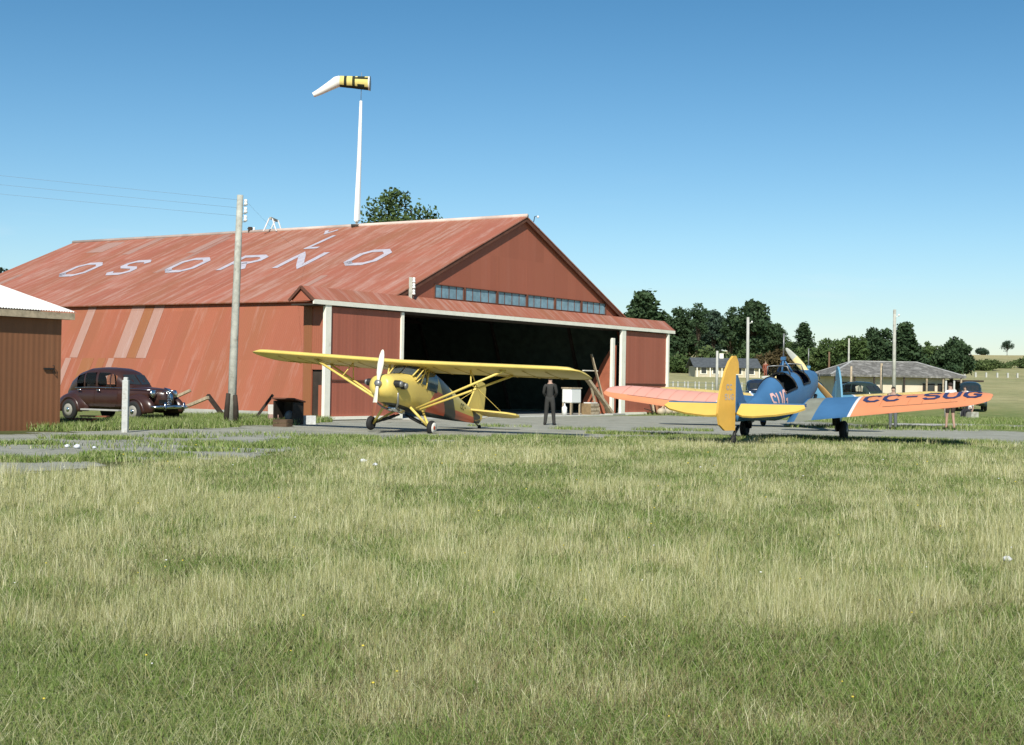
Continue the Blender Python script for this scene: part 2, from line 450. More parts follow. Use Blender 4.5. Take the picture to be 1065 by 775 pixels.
# ------------------------------------------------------------------ hangar (s along the front, t inward, z up)
HA = 0.579
HO = Vector((-7.074, 54.094, 0))
HU = Vector((math.sin(HA), math.cos(HA), 0)); HV = Vector((-math.cos(HA), math.sin(HA), 0))
hangar = thing('hangar', 'big red corrugated hangar with white lettering on its roof and wide open front', 'hangar', HO, 0)
hangar.matrix_world = Matrix(((HU.x, HV.x, 0, HO.x), (HU.y, HV.y, 0, HO.y), (0, 0, 1, 0), (0, 0, 0, 1)))
def HP(s_, t_, z_):
    return HO + HU * s_ + HV * t_ + Vector((0, 0, z_))
E0, E1, EZ, RZ_, RS = 4.85, 24.86, 5.06, 9.41, 14.86
T0, TG, TB = .55, .76, 32.3       # roof edge, gable wall, rear
SB0, SB1 = 2.6, 27.1              # the leaning side walls' feet
SLOPE = math.hypot(RS - E0, RZ_ - EZ)
def roof_pt(t_, w_, off=0.0):
    d = Vector((RS - E0, 0, RZ_ - EZ)).normalized(); n = Vector((-d.z, 0, d.x))
    return Vector((E0, t_, EZ)) + d * w_ + n * off
def slope_sheet(m, p00, p10, p11, p01, th=.05, mi=0):
    """a thick sheet; uv u runs p00-p10, v runs p00-p01 in metres"""
    p = [Vector(q) for q in (p00, p10, p11, p01)]
    n = (p[1] - p[0]).cross(p[3] - p[0]).normalized() * th
    w = (p[1] - p[0]).length; h = (p[3] - p[0]).length
    uv = [(0, 0), (w, 0), (w, h), (0, h)]
    q = [a - n for a in p]
    m.add(p + q, [(0, 1, 2, 3), (7, 6, 5, 4), (0, 4, 5, 1), (1, 5, 6, 2), (2, 6, 7, 3), (3, 7, 4, 0)], mi, False, uv + uv)
ov = .35
m = MB()
d_ = Vector((RS - E0, 0, RZ_ - EZ)).normalized()
el = Vector((E0, 0, EZ)) - d_ * ov; er = Vector((E1, 0, EZ)) + Vector((d_.x, 0, -d_.z)) * ov
slope_sheet(m, (el.x, TB + .2, el.z), (el.x, T0, el.z), (RS, T0, RZ_), (RS, TB + .2, RZ_))
slope_sheet(m, (er.x, T0, er.z), (er.x, TB + .2, er.z), (RS + .004, TB + .2, RZ_), (RS + .004, T0, RZ_))
roof = m.build('roof', M_roof, hangar, recalc=False)
m = MB()
m.tube([(RS, T0 - .01, RZ_ + .02), (RS, TB + .2, RZ_ + .02)], .10, 8)
m.build('ridge_cap', mat('ridge_iron', (.52, .42, .36), .6, var=.3, scale=.6), roof)
m = MB()   # painted letters lie on the roof sheets
fm = lambda a, b: roof_pt(-a, b, .018)
def roof_letter(*a):
    q = MB(); letter(q, *a); q.build('painted_letter', M_letter, roof, recalc=False)
for ch, ta, tb in (('O', 26.8, 24.75), ('S', 22.9, 21.2), ('O', 18.75, 16.7), ('R', 14.75, 12.9), ('N', 11.05, 9.2), ('O', 7.0, 5.1)):
    roof_letter(ch, -ta, 4.38, ta - tb, 2.15, .37, fm, 0, .4)
roof_letter('L', -11.5, 7.3, 1.2, 2.1, .28, fm, 0, .4)
roof_letter('V', -12.5, 9.75, .9, .7, .2, fm, 0, .4)
m = MB()   # unpainted replacement sheets
for (ta, tb, w0, w1) in ((25.2, 24.6, 7.9, 10.8), (19.9, 19.3, 7.6, 10.7), (19.2, 18.85, 4.4, 10.2), (28.9, 27.5, 8.6, 10.4), (6.9, 6.5, 1.0, 3.0), (30.5, 30.0, 2, 5)):
    m = MB(); slope_sheet(m, roof_pt(ta, w0, .011), roof_pt(tb, w0, .011), roof_pt(tb, w1, .011), roof_pt(ta, w1, .011), .006); m.build('bare_sheet', M_pale, roof, recalc=False)
# side walls: they lean outward towards the foot
def side_wall(sf, st, flip, t_from):
    m = MB()
    a = (sf, TB, 0.12); b = (sf, t_from, 0.12); c = (st, t_from, EZ - .04); d = (st, TB, EZ - .04)
    if flip: slope_sheet(m, b, a, d, c, .06)
    else: slope_sheet(m, a, b, c, d, .06)
    return m.build('side_wall', [M_wall], hangar, recalc=False)
sw = side_wall(SB0, E0, False, 1.12)
side_wall(SB1, E1, True, 1.12)
def wall_pt(t_, z_, off=0.0):
    n = Vector((-5.0, 0, 2.25)).normalized()
    return Vector((SB0 + (E0 - SB0) * (z_ - .12) / 4.90, t_, z_)) + n * off
m = MB()
for (ta, tb, z0, z1) in ((19.05, 18.5, 2.4, 4.98), (16.0, 15.15, 2.4, 4.98), (14.5, 13.85, 2.4, 4.98), (19.3, 18.9, .3, 2.38), (16.3, 15.9, .9, 2.38)):
    m = MB(); slope_sheet(m, wall_pt(ta, z0, .012), wall_pt(tb, z0, .012), wall_pt(tb, z1, .012), wall_pt(ta, z1, .012), .006); m.build('bare_sheet', M_pale, sw, recalc=False)
m = MB()
for (ta, tb, z0, z1) in ((15.12, 14.52, 2.4, 4.98), (18.1, 17.3, .9, 2.38), (17.0, 16.5, .9, 2.38)):
    m = MB(); slope_sheet(m, wall_pt(ta, z0, .012), wall_pt(tb, z0, .012), wall_pt(tb, z1, .012), wall_pt(ta, z1, .012), .006); m.build('rusty_sheet', M_tan, sw, recalc=False)
m = MB(); m.box((SB0 + .02, (TB + 1.2) / 2, .06), (.22, TB - 1.2, .30)); m.build('foundation', M_conc, hangar)
m = MB()   # back wall
m.quad([(SB0, TB - .05, 0), (SB1, TB - .05, 0), (E1, TB - .05, EZ), (RS, TB - .05, RZ_ - .1), (E0, TB - .05, EZ)], 0, [(SB0, 0), (SB1, 0), (E1, EZ), (RS, RZ_), (E0, EZ)])
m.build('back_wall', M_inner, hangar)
# front gable with its strip of six windows
WS = [(7.86, 10.06), (10.14, 12.66), (12.74, 15.20), (15.28, 17.74), (17.82, 20.28), (20.36, 22.80)]
WZ0, WZ1 = 5.16, 5.76
m = MB()
def gab(m, pts): m.quad([(a, TG, b) for a, b in pts], 0, pts)
def rz(s_): return EZ - .08 + (RZ_ - EZ) * (1 - abs(s_ - RS) / (RS - E0))
cuts = sorted({E0 + .05, E1 - .05, RS} | {x for w in WS for x in w})
for a, b in zip(cuts, cuts[1:]):
    isw = any(abs(a - w[0]) < .2 and a >= w[0] - .001 and b <= w[1] + .001 for w in WS) or any(a >= w[0] - .001 and b <= w[1] + .001 for w in WS)
    gab(m, [(a, 4.4), (b, 4.4), (b, WZ0 if isw else min(rz(b), 5.16)), (a, WZ0 if isw else min(rz(a), 5.16))])
    lo = WZ1 if isw else min(rz(a), rz(b), 5.16)
    if not isw: gab(m, [(a, min(rz(a), 5.16)), (b, min(rz(b), 5.16)), (b, rz(b)), (a, rz(a))])
    else: gab(m, [(a, WZ1), (b, WZ1), (b, rz(b)), (a, rz(a))])
m.build('gable_wall', M_gable, hangar)
for a, b in WS:
    m = MB(); f = .03
    m.box(((a + b) / 2, TG - .02, WZ0 + f / 2), (b - a, .07, f)); m.box(((a + b) / 2, TG - .02, WZ1 - f / 2), (b - a, .07, f))
    for x in (a + f / 2, b - f / 2): m.box((x, TG - .02, (WZ0 + WZ1) / 2), (f, .072, WZ1 - WZ0 - 2 * f))
    n = 4
    for q in range(1, n): m.box((a + (b - a) * q / n, TG - .0, (WZ0 + WZ1) / 2), (.016, .03, WZ1 - WZ0 - 2 * f))
    w = m.build('window', M_soffit, hangar)
    m = MB(); m.box(((a + b) / 2, TG + .02, (WZ0 + WZ1) / 2), (b - a - .06, .02, WZ1 - WZ0 - .06)); m.build('pane', M_glass, w)
# rakes
for sgn, e in ((-1, el), (1, er)):
    m = MB(); m.beam((RS + sgn * .02, T0 + .06, RZ_ - .14), (e.x, T0 + .06, e.z - .14), .05, .22, 0); m.build('bargeboard', M_soffit, hangar)
# long canopy over the door track with its little gable roofs
CS0, CS1, CZ, CRZ, CT = -.84, 29.2, 4.60, 5.12, .6
m = MB()
slope_sheet(m, (CS0, -.06, CZ), (CS1, -.06, CZ), (CS1, CT, CRZ), (CS0, CT, CRZ), .03)
slope_sheet(m, (CS1, 1.20, CZ), (CS0, 1.20, CZ), (CS0, CT, CRZ), (CS1, CT, CRZ), .03)
m.build('canopy_roof', M_roof, hangar, recalc=False)
for s_ in (CS0 + .10, CS1 - .10):
    m = MB(); m.prism([(s_, .06, CZ - .06), (s_, 1.1, CZ - .06), (s_, CT, CRZ - .1)], (.04, 0, 0)); m.build('canopy_gable', M_gable, hangar)
for s_ in (CS0 + .02, CS1 - .02):
    m = MB(); m.beam((s_, -.06, CZ - .05), (s_, CT, CRZ - .05), .06, .10); m.beam((s_, 1.20, CZ - .05), (s_, CT, CRZ - .05), .06, .10); m.build('canopy_bargeboard', M_soffit, hangar)
m = MB(); m.box(((CS0 + CS1) / 2, -.05, 4.50), (CS1 - CS0, .06, .17)); m.build('fascia_board', M_white, hangar)
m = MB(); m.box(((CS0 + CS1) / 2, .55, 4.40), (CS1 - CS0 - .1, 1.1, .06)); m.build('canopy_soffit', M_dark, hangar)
# pocket end wall on the left, with its dark gap
m = MB()
def endq(m, t0, t1, z0, z1, mi=0):
    slope_sheet(m, (0.0, t1, z0), (0.0, t0, z0), (0.0, t0, z1), (0.0, t1, z1), .05, mi)
endq(m, 0, .06, .15, 4.4); endq(m, .06, .36, .15, 1.36); endq(m, .06, .72, 1.95, 4.4); endq(m, .06, .72, 0.05, .15); endq(m, .70, .72, .15, 1.95)
m.build('pocket_wall', M_wall, hangar, recalc=False)
m = MB(); slope_sheet(m, (4.6, 1.17, .05), (0, 1.17, .05), (0, 1.17, 4.5), (4.6, 1.17, 4.5), .04); m.build('pocket_back', M_wall, hangar, recalc=False)
m = MB(); slope_sheet(m, (-.02, 1.12, .12), (-.02, .72, .12), (-.02, .72, 4.45), (-.02, 1.12, 4.45), .05); m.build('pocket_sheet', M_tan, hangar, recalc=False)
m = MB(); m.box((.10, .58, 2.2), (.03, 1.04, 4.4)); m.build('pocket_shade_board', M_dark, hangar)  # dark board standing in for the shade inside the pocket
# sliding doors and white posts
m = MB()
slope_sheet(m, (.28, .08, .1), (4.66, .08, .1), (4.66, .08, 4.42), (.28, .08, 4.42), .06)
dl = m.build('sliding_door', M_door, hangar, recalc=False)
m = MB(); m.box((2.47, .045, 1.55), (4.36, .02, .05)); m.build('door_rail', M_soffit, dl)
m = MB(); m.box((4.75, .07, 2.23), (.17, .12, 4.40)); m.build('door_edge', M_white, dl)
m = MB(); m.box((2.47, .03, .10), (4.36, .10, .12)); m.build('bottom_board', M_white, dl)
m = MB()
slope_sheet(m, (23.70, .08, .1), (28.42, .08, .1), (28.42, .08, 4.42), (23.70, .08, 4.42), .06)
dr = m.build('sliding_door', M_door, hangar, recalc=False)
m = MB(); m.box((26.06, .045, 1.62), (4.7, .02, .05)); m.build('door_rail', M_soffit, dr)
m = MB(); m.box((24.9, .03, .07), (2.4, .10, .12)); m.build('bottom_board', M_white, dr)
for s_, w_, t_, h_ in ((.06, .34, .03, 4.42), (23.42, .44, .03, 4.42), (28.52, .18, .03, 4.42), (22.58, .26, .16, 3.95)):
    m = MB(); m.box((s_, t_, h_ / 2), (w_, .14, h_)); m.build('post', M_white, hangar, bevel=.01)
# right-hand end wall of the pocket and inner leaf standing in the doorway
m = MB(); slope_sheet(m, (28.64, .1, .1), (28.64, 1.15, .1), (28.64, 1.15, 4.5), (28.64, .1, 4.5), .05); m.build('pocket_wall', M_wall, hangar, recalc=False)
# inside: floor, dark linings for shade, trusses, red panel cut to the sunlit patch
m = MB(); m.box((14.85, 16.6, .01), (24.2, 31.2, .06)); m.build('concrete_floor', M_conc, hangar)
m = MB(); m.box((14.05, .05, .005), (18.4, 1.0, .06)); m.build('door_sill', mat('pale_concrete', (.55, .55, .50), .9, var=.12, bump=.2), hangar)
m = MB()
sx = lambda z: SB1 - (SB1 - E1) * z / 5.0
m.prism([(23.22, .3, .05), (23.22, 2.5, .05), (23.22, 2.15, .9), (23.22, 1.0, 2.9), (23.22, .55, 3.55), (23.22, .3, 3.6)], (.04, 0, 0))  # red wall shaped to the sunlit patch, its shaded rest left out
m.build('sunlit_panel', M_innerred, hangar)
m = MB()
m.quad([(sx(0) - .12, 1.3, .05), (sx(0) - .12, 31, .05), (sx(5) - .12, 31, 5.0), (sx(5) - .12, 1.3, 5.0)], 0, [(0, 0), (30, 0), (30, 5), (0, 5)])
m.build('shade_lining', M_inner, hangar)  # dark sheet added over the red side wall as interior shade
m = MB()
for sg, e in ((-1, E0), (1, E1)):
    m.quad([(RS, 1.1, RZ_ - .25), (RS, 31.5, RZ_ - .25), (e - sg * .3, 31.5, EZ - .12), (e - sg * .3, 1.1, EZ - .12)], 0, [(0, 0), (30, 0), (30, 11), (0, 11)])
m.build('ceiling_shade', M_inner, hangar)  # dark sheets added under the roof as interior shade
for k in range(6):
    t_ = 4 + k * 5
    m = MB()
    m.beam((E0 + .1, t_, 4.95), (E1 - .1, t_, 4.95), .1, .18)
    for sg in (-1, 1):
        m.beam((RS, t_ + .003, RZ_ - .6), (RS + sg * 9.3, t_ + .003, 4.98), .1, .16)
        m.beam((RS + sg * 5, t_ + .1, 4.95), (RS + sg * 5, t_ + .1, 7.0), .08, .1, 0, (0, 1, 0)); m.beam((RS, t_ + .1, 4.95), (RS + sg * 5, t_ + .1, 7.0), .08, .1)
        m.beam((RS + sg * 11.9, t_ + .2, .05), (RS + sg * 9.9, t_ + .2, 4.9), .14, .14, 0, (0, 1, 0))
    m.build('truss', M_dark, hangar)

# ------------------------------------------------------------------ things on the hangar roof
def white_insulator(m, p, s=1.0, mi=1):
    m.lathe([(.01 * s, -.09 * s), (.055 * s, -.09 * s), (.06 * s, -.03 * s), (.035 * s, 0), (.055 * s, .03 * s), (.045 * s, .09 * s), (.01 * s, .1 * s)], p, 'z', 10, mi)
mt = thing('windsock_mast', 'tall white mast standing on the hangar roof ridge', 'mast', HP(RS, 10.9, RZ_))
m = MB(); m.tube([(0, 0, -.05), (.03, 0, .3), (.08, 0, 3.2), (.12, 0, 6.4)], [.17, .16, .12, .07], 10); m.build('pole', M_porcelain, mt)
m = MB(); m.tube([(.12, 0, 6.35), (.13, 0, 7.85)], .018, 6); m.build('spindle', M_wire, mt)
m = MB(); m.box((0, 0, .02), (.5, .4, .12)); m.build('base', M_dark, mt)
def windsock():
    base = HP(RS, 10.9, RZ_) + Vector((.13, 0, 6.88))
    t = thing('windsock', 'yellow and black striped windsock with drooping white tail on the roof mast', 'windsock', base)
    k = 66 / 1480.0
    prof = [(.44, .34, .36), (.38, .34, .36), (.14, .30, .335), (-.06, .30, .33), (-.28, .31, .325), (-.42, .32, .32), (-.62, .33, .31), (-.80, .34, .30), (-.96, .34, .29)]
    dx = [.44, .36, .18, .0, -.18, -.30, -.44, -.72, -.86, -1.08]
    rings = []
    n = 16
    for i, x in enumerate(dx):
        r = .37 - .075 * i / 9; zc = .42 + .05 * i / 9
        rings.append([Vector((x, .1 * (x), 0)) + Vector((0, math.cos(2 * math.pi * q / n) * r, zc + math.sin(2 * math.pi * q / n) * r * (.98))) for q in range(n)])
    def mi(i, j):
        if i == 0: return 0
        a = (j + .5) / n * 360
        if 225 < a < 315: return 2  # shade on the underside painted in as a black stripe
        if i in (1, 4): # bow-tie ends
            return 2 if (j % 4 == 2) else 1
        if i in (2, 3):
            return 2 if (j % 4 in (1, 2)) else 1
        if i in (5, 7): return 2
        return 1
    m = MB(); m.loft(rings, mi, True, False, False)
    m.build('mouth_sleeve', [mat('sock_white', (.80, .79, .74), .9, var=.05), mat('sock_yellow', (.72, .60, .20), .9, var=.08), mat('sock_black', (.03, .035, .02), .9, var=.2)], t)
    m = MB(); path = [(-1.08, -.1, .47), (-1.25, -.12, .44), (-1.65, -.16, .18), (-2.1, -.2, -.10), (-2.42, -.22, -.27)]
    m.tube(path, [.295, .28, .22, .165, .125], 14, 0, True, False); m.build('tail', MATS['sock_white'], t)
    m = MB(); m.lathe([(.355, -.012), (.38, -.012), (.38, .012), (.355, .012)], (.44, .04, .42), 'x', 20); m.tube([(.44, .04, .42 - .36), (0, 0, .42), (.44, .04, .78)], .012, 6); m.build('hoop', M_steel, t)
windsock()
tr = thing('roof_trestle', 'small white wooden trestle on the hangar ridge', 'trestle', HP(RS, 16.55, RZ_))
for q, x in ((-.42, -.42), (.42, .42)):
    for a in (-.38, .30):
        m = MB(); m.beam((a + q * .2, x, -.05), (a * .25 + q * .2, x, .62), .09, .06); m.build('leg', mat('whitewash', (.66, .67, .66), .8, var=.15), tr)
m = MB(); m.beam((-.1, -.55, .63), (.1, .55, .60), .12, .10); m.build('beam', M_greywood, tr)
br = thing('ridge_insulator_bracket', 'dark bracket with white insulator on ridge beside the telephone pole', 'bracket', HP(RS, 18.25, RZ_ + .05))
m = MB(); m.box((0, 0, .1), (.2, .2, .28)); m.beam((-.15, 0, .15), (.25, 0, .15), .06, .06); m.build('arm', M_dark, br)
m = MB(); white_insulator(m, (.22, -.1, .1), 1.2, 0); m.build('insulator', M_porcelain, br)
br = thing('insulator_bracket', 'grey post with white insulators at the foot of the gable roof edge', 'bracket', HP(5.9, T0 - .02, 4.95))
m = MB(); m.beam((0, 0, 0), (0, 0, .95), .14, .1, 0, (0, 1, 0)); m.build('post', M_greywood, br)
for z in (.32, .58, .82):
    m = MB(); white_insulator(m, (.14, -.1, z), 1.2, 0); m.tube([(0, 0, z - .05), (.14, -.1, z - .05)], .015, 6, 0); m.build('insulator', M_porcelain, br)
br = thing('apex_lamp', 'small white fitting near the gable peak', 'lamp', HP(RS + .55, T0, RZ_ - .12))
m = MB(); m.tube([(0, 0, -.1), (.05, -.05, .16), (.2, -.1, .18)], .02, 6); m.build('bracket', M_dark, br)
m = MB(); m.lathe([(.02, .04), (.06, 0), (.05, -.07), (.02, -.08)], (.2, -.1, .16), 'z', 10); m.build('shade', M_porcelain, br)

# ------------------------------------------------------------------ little shed at the left edge
sc_ = Vector((-13.0, 41.0, 0))
shed = thing('shed', 'small brown board shed with white iron roof at left edge', 'shed')
shed.matrix_world = Matrix(((HU.x, HV.x, 0, sc_.x), (HU.y, HV.y, 0, sc_.y), (0, 0, 1, 0), (0, 0, 0, 1)))
M_board = sheet_mat('brown_boards', (.25, .108, .052), (.28, .15, .08), (.17, .08, .04), .3, .7, .18, (.18, 9), .22)
m = MB()
slope_sheet(m, (-5, 0, 0), (0, 0, 0), (0, 0, 3.2), (-5, 0, 3.2), .06)
slope_sheet(m, (0, 0.001, 0), (0, 8, 0), (0, 8, 3.2), (0, 0.001, 3.2), .06)
m.quad([(0, 0, 3.2), (0, 8, 3.2), (0, 4, 4.2)], 0, [(0, 3.2), (8, 3.2), (4, 4.2)])
slope_sheet(m, (0, 8, 0), (-5, 8, 0), (-5, 8, 3.2), (0, 8, 3.2), .06)
m.build('wall', M_board, shed, recalc=False)
# corrugated roof with a real wavy edge
def corr_roof(m, s0, s1, t0, z0, t1, z1, pitch=.09, amp=.016):
    n = int((s1 - s0) / (pitch / 6)); vs = []; fs = []
    for i in range(n + 1):
        x = s0 + (s1 - s0) * i / n; w = amp * math.sin(2 * math.pi * (x - s0) / pitch)
        vs += [(x, t0, z0 + w), (x, t1, z1 + w)]
    for i in range(n): fs.append((2 * i, 2 * i + 2, 2 * i + 3, 2 * i + 1))
    m.add(vs, fs, 0, True)
m = MB(); corr_roof(m, -5, .30, -.26, 3.40, 4, 4.47); corr_roof(m, -5, .30, 8.26, 3.40, 4, 4.47)
rf = m.build('roof', mat('white_painted_iron', (.74, .74, .70), .5, var=.06, scale=1.2, dirt=(.58, .58, .54), dscale=1), shed, recalc=False)
m = MB(); m.box((-2.38, -.22, 3.27), (5.3, .05, .19)); m.build('fascia_board', M_wood, rf)
m = MB(); m.box((-2.38, -.10, 3.19), (5.2, .2, .03)); m.build('soffit', M_dark, shed)
m = MB(); m.box((-.45, -.04, 1.75), (.34, .05, .05)); m.tube([(-.3, -.03, 1.66), (-.3, -.09, 1.66), (-.3, -.09, 1.84), (-.3, -.03, 1.84)], .014, 6); m.build('latch', M_black, shed)

# ------------------------------------------------------------------ telephone pole, stubs, wires, gate post
pb = G(240.5, 441)
tp = thing('telephone_pole', 'grey wooden telephone pole with white insulators in front of the hangar wall', 'telephone pole', pb)
m = MB(); m.tube([(0, 0, -.1), (.03, 0, 2), (.10, 0, 5), (.16, 0, 7.85)], [.15, .14, .125, .105], 10); m.build('pole', M_greywood, tp)
for z in (7.05, 7.33, 7.6):
    q = tp
    m = MB(); white_insulator(m, (.36, -.02, z), 1.1, 0); m.tube([(.14, 0, z - .12), (.36, -.02, z - .12), (.36, -.02, z)], .014, 6); m.build('insulator', M_porcelain, q)
for q, (dx, h, lean) in enumerate(((-.17, 1.05, .08), (.20, 1.0, -.06))):
    o = MB(); o.tube([(0, 0, -.1), (lean * .5, 0, h * .5), (lean, -.02, h)], [.10, .095, .075], 7)
    s_ = o.build('stub_post', M_dark)
    s_.location = pb + Vector((dx, -.12, 0))
    tag(s_, ('dark stub post bolted to the left of the telephone pole base', 'dark stub post bolted to the right of the telephone pole base')[q], 'post')
def wire(a, b, sag, label, r=.006):
    a = Vector(a); b = Vector(b); pts = []
    for k in range(15):
        t = k / 14; p = a.lerp(b, t); p.z -= sag * 4 * t * (1 - t); pts.append(p)
    m = MB(); m.tube(pts, r, 5); o = m.build('overhead_wire', M_wire)
    tag(o, label, 'wire', 'overhead wires')
for q, z in enumerate((7.03, 7.31, 7.58)):
    wire(pb + Vector((.36, -.02, z + .08)), (-46, 41.5, 9.4 + .42 * q), .08, ('lowest overhead wire left of the telephone pole', 'middle overhead wire left of the telephone pole', 'topmost overhead wire left of the telephone pole')[q], .004)
wire(pb + Vector((.36, -.02, 7.66)), HP(18.5, 16, 7.95), .35, 'thin wire from telephone pole over the hangar ridge', .0028)
gp = G(130, 450)
m = MB(); m.box((0, 0, .72), (.17, .17, 1.5)); m.box((0, 0, 1.50), (.12, .12, .10))
o = m.build('gate_post', mat('flaking_white_post', (.52, .53, .50), .85, var=.2, scale=5, bump=.4, dirt=(.30, .27, .22), dscale=5, dlo=.5, dhi=.7), bevel=.02)
o.location = gp; tag(o, 'short flaking white post standing before the dark car', 'post')

# ------------------------------------------------------------------ leaning timbers and clutter along the hangar wall
def plank(p0, p1, w, h, m_, label, name='plank'):
    p0 = Vector(p0); p1 = Vector(p1); b = MB(); b.beam((0, 0, 0), p1 - p0, w, h)
    o = b.build(name, m_, bevel=.008); o.location = p0
    return tag(o, label, 'plank')
a = G(233.5, 434.5); plank(a, AT(216, 411, a.y + .4), .16, .14, M_dark, 'dark timber leaning against a pale pole beside the car', 'timber')
plank(AT(191, 424, 56.0), AT(216.5, 413.5, 55.2), .12, .12, M_wood, 'pale pole propped on the dark leaning timber', 'pole')
plank(AT(183, 413, 53.2), AT(198, 406, 53.0), .12, .1, M_wood, 'pale wooden pole sticking up behind the car bonnet', 'pole')
plank(AT(206, 435, 56.5), AT(227, 430.5, 56.7), .14, .12, M_dark, 'dark board lying at the wall foot near the leaning timber', 'board')
a = G(264, 437.5); plank(a, AT(284, 410.5, 53.2), .12, .10, M_dark, 'dark pole leaning on the kennel left of the hangar door', 'pole')
kb = G(301, 442.5)
kn = thing('kennel', 'dark open kennel against the red wall near the hangar corner', 'kennel', kb + Vector((-.16, .5, 0)), R(-20)); kn.scale = (.72, .8, .92)
m = MB()
m.prism([(-.55, -.35, 0), (.55, -.35, 0), (.50, -.35, .92), (-.55, -.35, 1.05)], (0, .03, 0)) if False else None
m.box((-.52, .1, .45), (.05, .9, .9)); m.box((.52, .1, .42), (.05, .9, .84)); m.box((0, .52, .42), (1.04, .05, .84)); m.box((0, .1, .03), (1.0, .85, .05))
m.build('body', M_dark, kn)
m = MB(); m.beam((0, -.42, .99), (0, .62, .86), 1.22, .05); m.build('roof', M_soffit, kn)
m = MB(); m.ellipsoid((.12, 0, .32), (.22, .26, .22)); m.build('bedding', mat('grey_cloth', (.16, .17, .18), .9, var=.3), kn)
cb_ = G(294, 444)
cr_ = thing('crate', 'low dark wooden crate in front of the kennel', 'crate', cb_, R(-20))
m = MB()
for z in (.06, .19): m.box((0, -.2, z), (.5, .03, .11)); m.box((0, .2, z), (.5, .03, .11)); m.box((-.25, 0, z), (.03, .37, .11)); m.box((.25, 0, z), (.03, .37, .11))
m.box((0, 0, .02), (.46, .37, .03)); m.build('slats', mat('dark_crate_wood', (.10, .065, .04), .85, var=.3), cr_)
bl = G(284, 441.5)
m = MB(); m.box((0, 0, .17), (.34, .3, .34)); o = m.build('brick_block', mat('pinkish_block', (.42, .27, .22), .9, var=.2, bump=.3), bevel=.02); o.location = bl; o.rotation_euler.z = .3; tag(o, 'pinkish block beside the kennel, under the white block', 'block')
m = MB(); m.box((0, 0, .17), (.32, .28, .34)); o = m.build('white_block', mat('whitewashed_block', (.62, .60, .55), .9, var=.12, bump=.3), bevel=.02); o.location = bl + Vector((-.03, .02, .342)); o.rotation_euler.z = .2; tag(o, 'white block resting on the pinkish block', 'block')
sb = G(316, 441.5)
m = MB(); m.box((0, 0, .16), (.84, .28, .32)); o = m.build('concrete_slab', mat('pale_slab', (.55, .56, .54), .9, var=.15, scale=4, bump=.4, dirt=(.38, .38, .35), dscale=5), bevel=.025); o.location = sb + Vector((0, 0, -.01)); o.rotation_euler.z = R(8); tag(o, 'long pale concrete slab between kennel and hangar door', 'slab')

# ------------------------------------------------------------------ clutter by the right-hand door
def put(o, s_, t_, z_=0.0, a=0.0):
    o.location = HP(s_, t_, z_); o.rotation_euler.z = math.pi / 2 - HA + a; return o
ch = thing('white_chest', 'white chest on wooden legs beside the right hangar door', 'chest'); put(ch, 19.2, .55)
m = MB(); m.box((0, 0, .98), (.95, .55, .72)); m.build('box', M_porcelain, ch, bevel=.05)
m = MB(); m.box((0, 0, 1.36), (1.02, .6, .06)); m.build('lid', M_wood, ch)
for x in (-.42, .42):
    for y in (-.22, .22):
        m = MB(); m.box((x, y, .31), (.07, .07, .63)); m.build('leg', M_wood, ch)
bt = thing('small_white_can', 'small white can standing left of the chest legs', 'can'); put(bt, 18.2, .35)
m = MB(); m.lathe([(.02, 0), (.13, .0), (.13, .36), (.05, .45), (.04, .55), (.01, .56)], (0, 0, .05), 'z', 12); m.build('body', M_porcelain, bt)
m = MB(); m.tube([(-.1, 0, .5), (0, 0, .68), (.1, 0, .5)], .012, 6); m.build('handle', M_steel, bt)
bx = thing('wooden_crate', 'brown wooden crate between the chest and the leaning beam', 'crate'); put(bx, 20.7, .35)
m = MB(); m.box((0, 0, .30), (.78, .55, .60))
m.build('body', mat('crate_boards', (.24, .17, .09), .85, var=.25, scale=4), bx)
m = MB()
for z in (.12, .32, .52): m.box((0, -.285, z), (.80, .02, .15))
m.build('slats', M_wood, bx)
m = MB(); m.box((.05, 0, .64), (.7, .4, .05)); o = m.build('white_tray', M_porcelain); put(o, 20.7, .35, -.012); tag(o, 'white tray lying on top of the brown crate', 'tray')
lb = thing('leaning_beam', 'thick pale timber beam leaning steeply into the hangar doorway', 'beam'); put(lb, 22.3, .05)
m = MB(); m.beam((.15, 0, .07), (-2.15, .35, 2.02), .26, .14); m.build('timber', M_wood, lb, bevel=.01)
m = MB(); m.beam((-.9, .25, .05), (-1.55, .3, 1.48), .08, .08); m.build('prop', M_wood, lb)
o = plank(HP(22.35, .30, .06), HP(21.6, .85, 3.1), .22, .05, M_wood, 'upright pale plank leaning by the inner door post')
o = plank(HP(20.9, .9, 2.25), HP(22.3, .9, 2.25), .12, .05, M_white, 'short white board nailed across the inner door post')
m = MB(); m.lathe([(.02, 0), (.24, 0), (.27, .2), (.24, .40), (.02, .41)], (0, 0, 0), 'z', 14)
o = m.build('barrel', M_wood); put(o, 21.55, .55); tag(o, 'squat wooden keg behind the leaning beam', 'keg')
m = MB(); m.box((0, 0, .05), (1.3, .5, .08)); o = m.build('pale_board', M_conc); put(o, 22.3, -.2); tag(o, 'pale slab at the foot of the leaning beam', 'slab')
